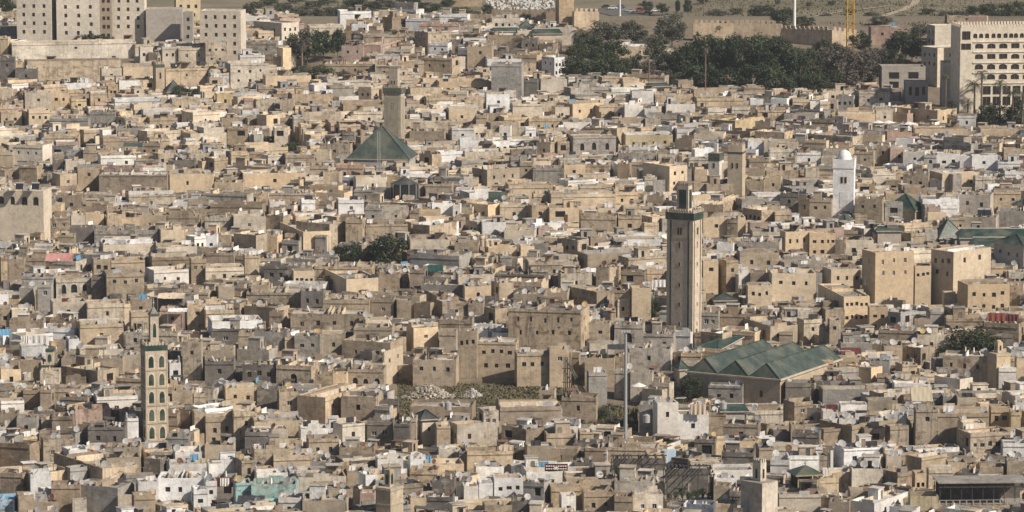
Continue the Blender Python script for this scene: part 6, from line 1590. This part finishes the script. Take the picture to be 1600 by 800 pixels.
# ---------------------------------------------------------------- thin aerials and poles on roofs
AER = []
cand = [(o, s, x, y) for o, s, x, y in OWNERS if s['yt'] > 150]
random.Random(5).shuffle(cand)
b = MB(); b.tube((0, 0, 0), (0, 0, 1), .035, .03, 5, 'grey_paint'); AM = b.mesh('pole')
b = MB(); b.tube((-.7, 0, 0), (.7, 0, 0), .025, .025, 4, 'grey_paint'); AB = b.mesh('boom')
b = MB(); b.tube((0, -.3, 0), (0, .3, 0), .02, .02, 4, 'grey_paint'); AE = b.mesh('element')
for o, s, x, y in cand[:70]:
    q = o['_o']; wl_ = [c for c in o.children if c.name.startswith('walls')][0]
    zs = max(v[2] for v in wl_.bound_box)+q[2]-.5; h = random.uniform(1.8, 4.5)
    p = (q[0]+random.uniform(-1.5, 1.5), q[1]+random.uniform(-1.5, 1.0), zs-.3); root = thing('roof_aerial', p, cat='aerial')
    place(AM, 'pole', root, p, 0, (1, 1, h)); a = random.uniform(-1, 1); place(AB, 'boom', root, (p[0], p[1], p[2]+h-.1), a)
    for k in (-.5, 0, .5): place(AE, 'element', root, (p[0]+k*math.cos(a), p[1]+k*math.sin(a), p[2]+h-.1), a)
    AER.append((root, o, x, y))
# ---------------------------------------------------------------- labels that single each thing out
ORD = ['nearest', 'second nearest', 'third nearest', 'fourth nearest', 'fifth nearest', 'sixth nearest', 'seventh nearest', 'eighth nearest', 'ninth nearest', 'tenth nearest', 'eleventh nearest', 'twelfth nearest', 'thirteenth nearest', 'fourteenth nearest', 'fifteenth nearest', 'sixteenth nearest', 'seventeenth nearest', 'eighteenth nearest', 'nineteenth nearest', 'twentieth nearest']
NUM = ['', 'one window', 'two windows', 'three windows', 'four windows', 'five windows', 'six windows', 'seven windows', 'eight windows', 'nine windows', 'ten windows']
def where(x, y):
    best = min(LMS, key=lambda l: math.hypot(x-l[1], (y-l[2])*1.3)); dx, dy = x-best[1], (y-best[2])*1.3
    d = math.hypot(dx, dy); ang = math.degrees(math.atan2(-dy, dx)) % 360
    w = ['right of', 'upper right of', 'above', 'upper left of', 'left of', 'lower left of', 'below', 'lower right of'][int((ang+22.5)//45) % 8]
    return w, best[0], d
def give(items):
    """items: (object, looks, x, y) -> label, ranked by distance where several would read alike"""
    groups = {}
    for o, look, x, y in items:
        w, l, d = where(x, y); groups.setdefault((look, w, l), []).append((d, o.name, o))
    for (look, w, l), L in groups.items():
        L.sort(key=lambda t_: t_[:2])
        for k, (_, _, o) in enumerate(L):
            o['label'] = f'{look} {w} {l}' if len(L) == 1 else f'{look}, {ORD[min(k, 19)]} {w} {l}'
CW1 = {k: v.split()[0] for k, v in CWORD.items()}; CW1['u'] = 'light-blue'
its = []
for o, s, x, y in OWNERS:
    w, hgt = s['xr']-s['xl'], s['yb']-s['yt']
    size = 'tall ' if hgt > 38 and hgt > w*.6 else 'long ' if w > 75 else 'small ' if w < 32 else ''
    n = o.get('_n', 0); hut = any(c.name.startswith('roof_room') for c in o.children)
    nw = NUM[n] if n <= 10 else 'many windows'
    o['group'] = 'flat-roofed houses of the old town'
    its.append((o, (f"{size}{CW1[s['col']]} house with {nw}" if n else f"{size}windowless {CW1[s['col']]} house"), x, y))
give(its)
SHORT = {}
for o, s, x, y in OWNERS: w, l, d = where(x, y); SHORT[o.name] = (CW1[s['col']], w, l)
by = {}
for o, cw, owner, q in DOBJ: by.setdefault(owner.name if owner is not None else None, []).append((o, cw, q))
its = []
for on, L in by.items():
    for o, cw, q in L:
        o['category'] = 'satellite dish'; o['group'] = 'satellite dishes on the roofs'
        its.append((o, f'{cw} dish' + (f' on {SHORT[on][0]} house' if on else ' on a roof'), q[0], q[1]))
give(its)
give([(o, look, x, y) for o, look, x, y, w in TREES]); give([(o, look, x, y) for o, look, x, y, h in PALMS])
for o, *_ in TREES: o['group'] = 'trees and shrubs'
for o, *_ in PALMS: o['group'] = 'palm trees'
give([(o, 'thin roof aerial on '+SHORT[h.name][0]+' house', x, y) for o, h, x, y in AER])
for o, *_ in AER: o['group'] = 'thin aerials on the roofs'
# ---------------------------------------------------------------- the air over the valley
hz = bpy.data.materials.new('valley_haze'); hz.use_nodes = True; hn = hz.node_tree.nodes; hn.remove(hn['Principled BSDF'])
pv = hn.new('ShaderNodeVolumePrincipled'); pv.inputs['Color'].default_value = (.86, .91, 1.0, 1); pv.inputs['Density'].default_value = .00006
pv.inputs['Anisotropy'].default_value = .2
hz.node_tree.links.new(pv.outputs[0], hn['Material Output'].inputs['Volume'])
b = MB(); x0, x1, y0, y1, z0, z1 = -1260, 1260, -320, 2440, -24, 214
b.hexa([(x0, y0, z0), (x1, y0, z0), (x1, y1, z0), (x0, y1, z0), (x0, y0, z1), (x1, y0, z1), (x1, y1, z1), (x0, y1, z1)], 'dark')
hob = b.build('haze', kind='stuff'); hob.data.materials.clear(); hob.data.materials.append(hz)
tag(hob, 'thin pale haze hanging in the air over the whole valley', 'haze')
for o in bpy.data.objects:
    for k in ('_o', '_lan', '_n'):
        if k in o: del o[k]
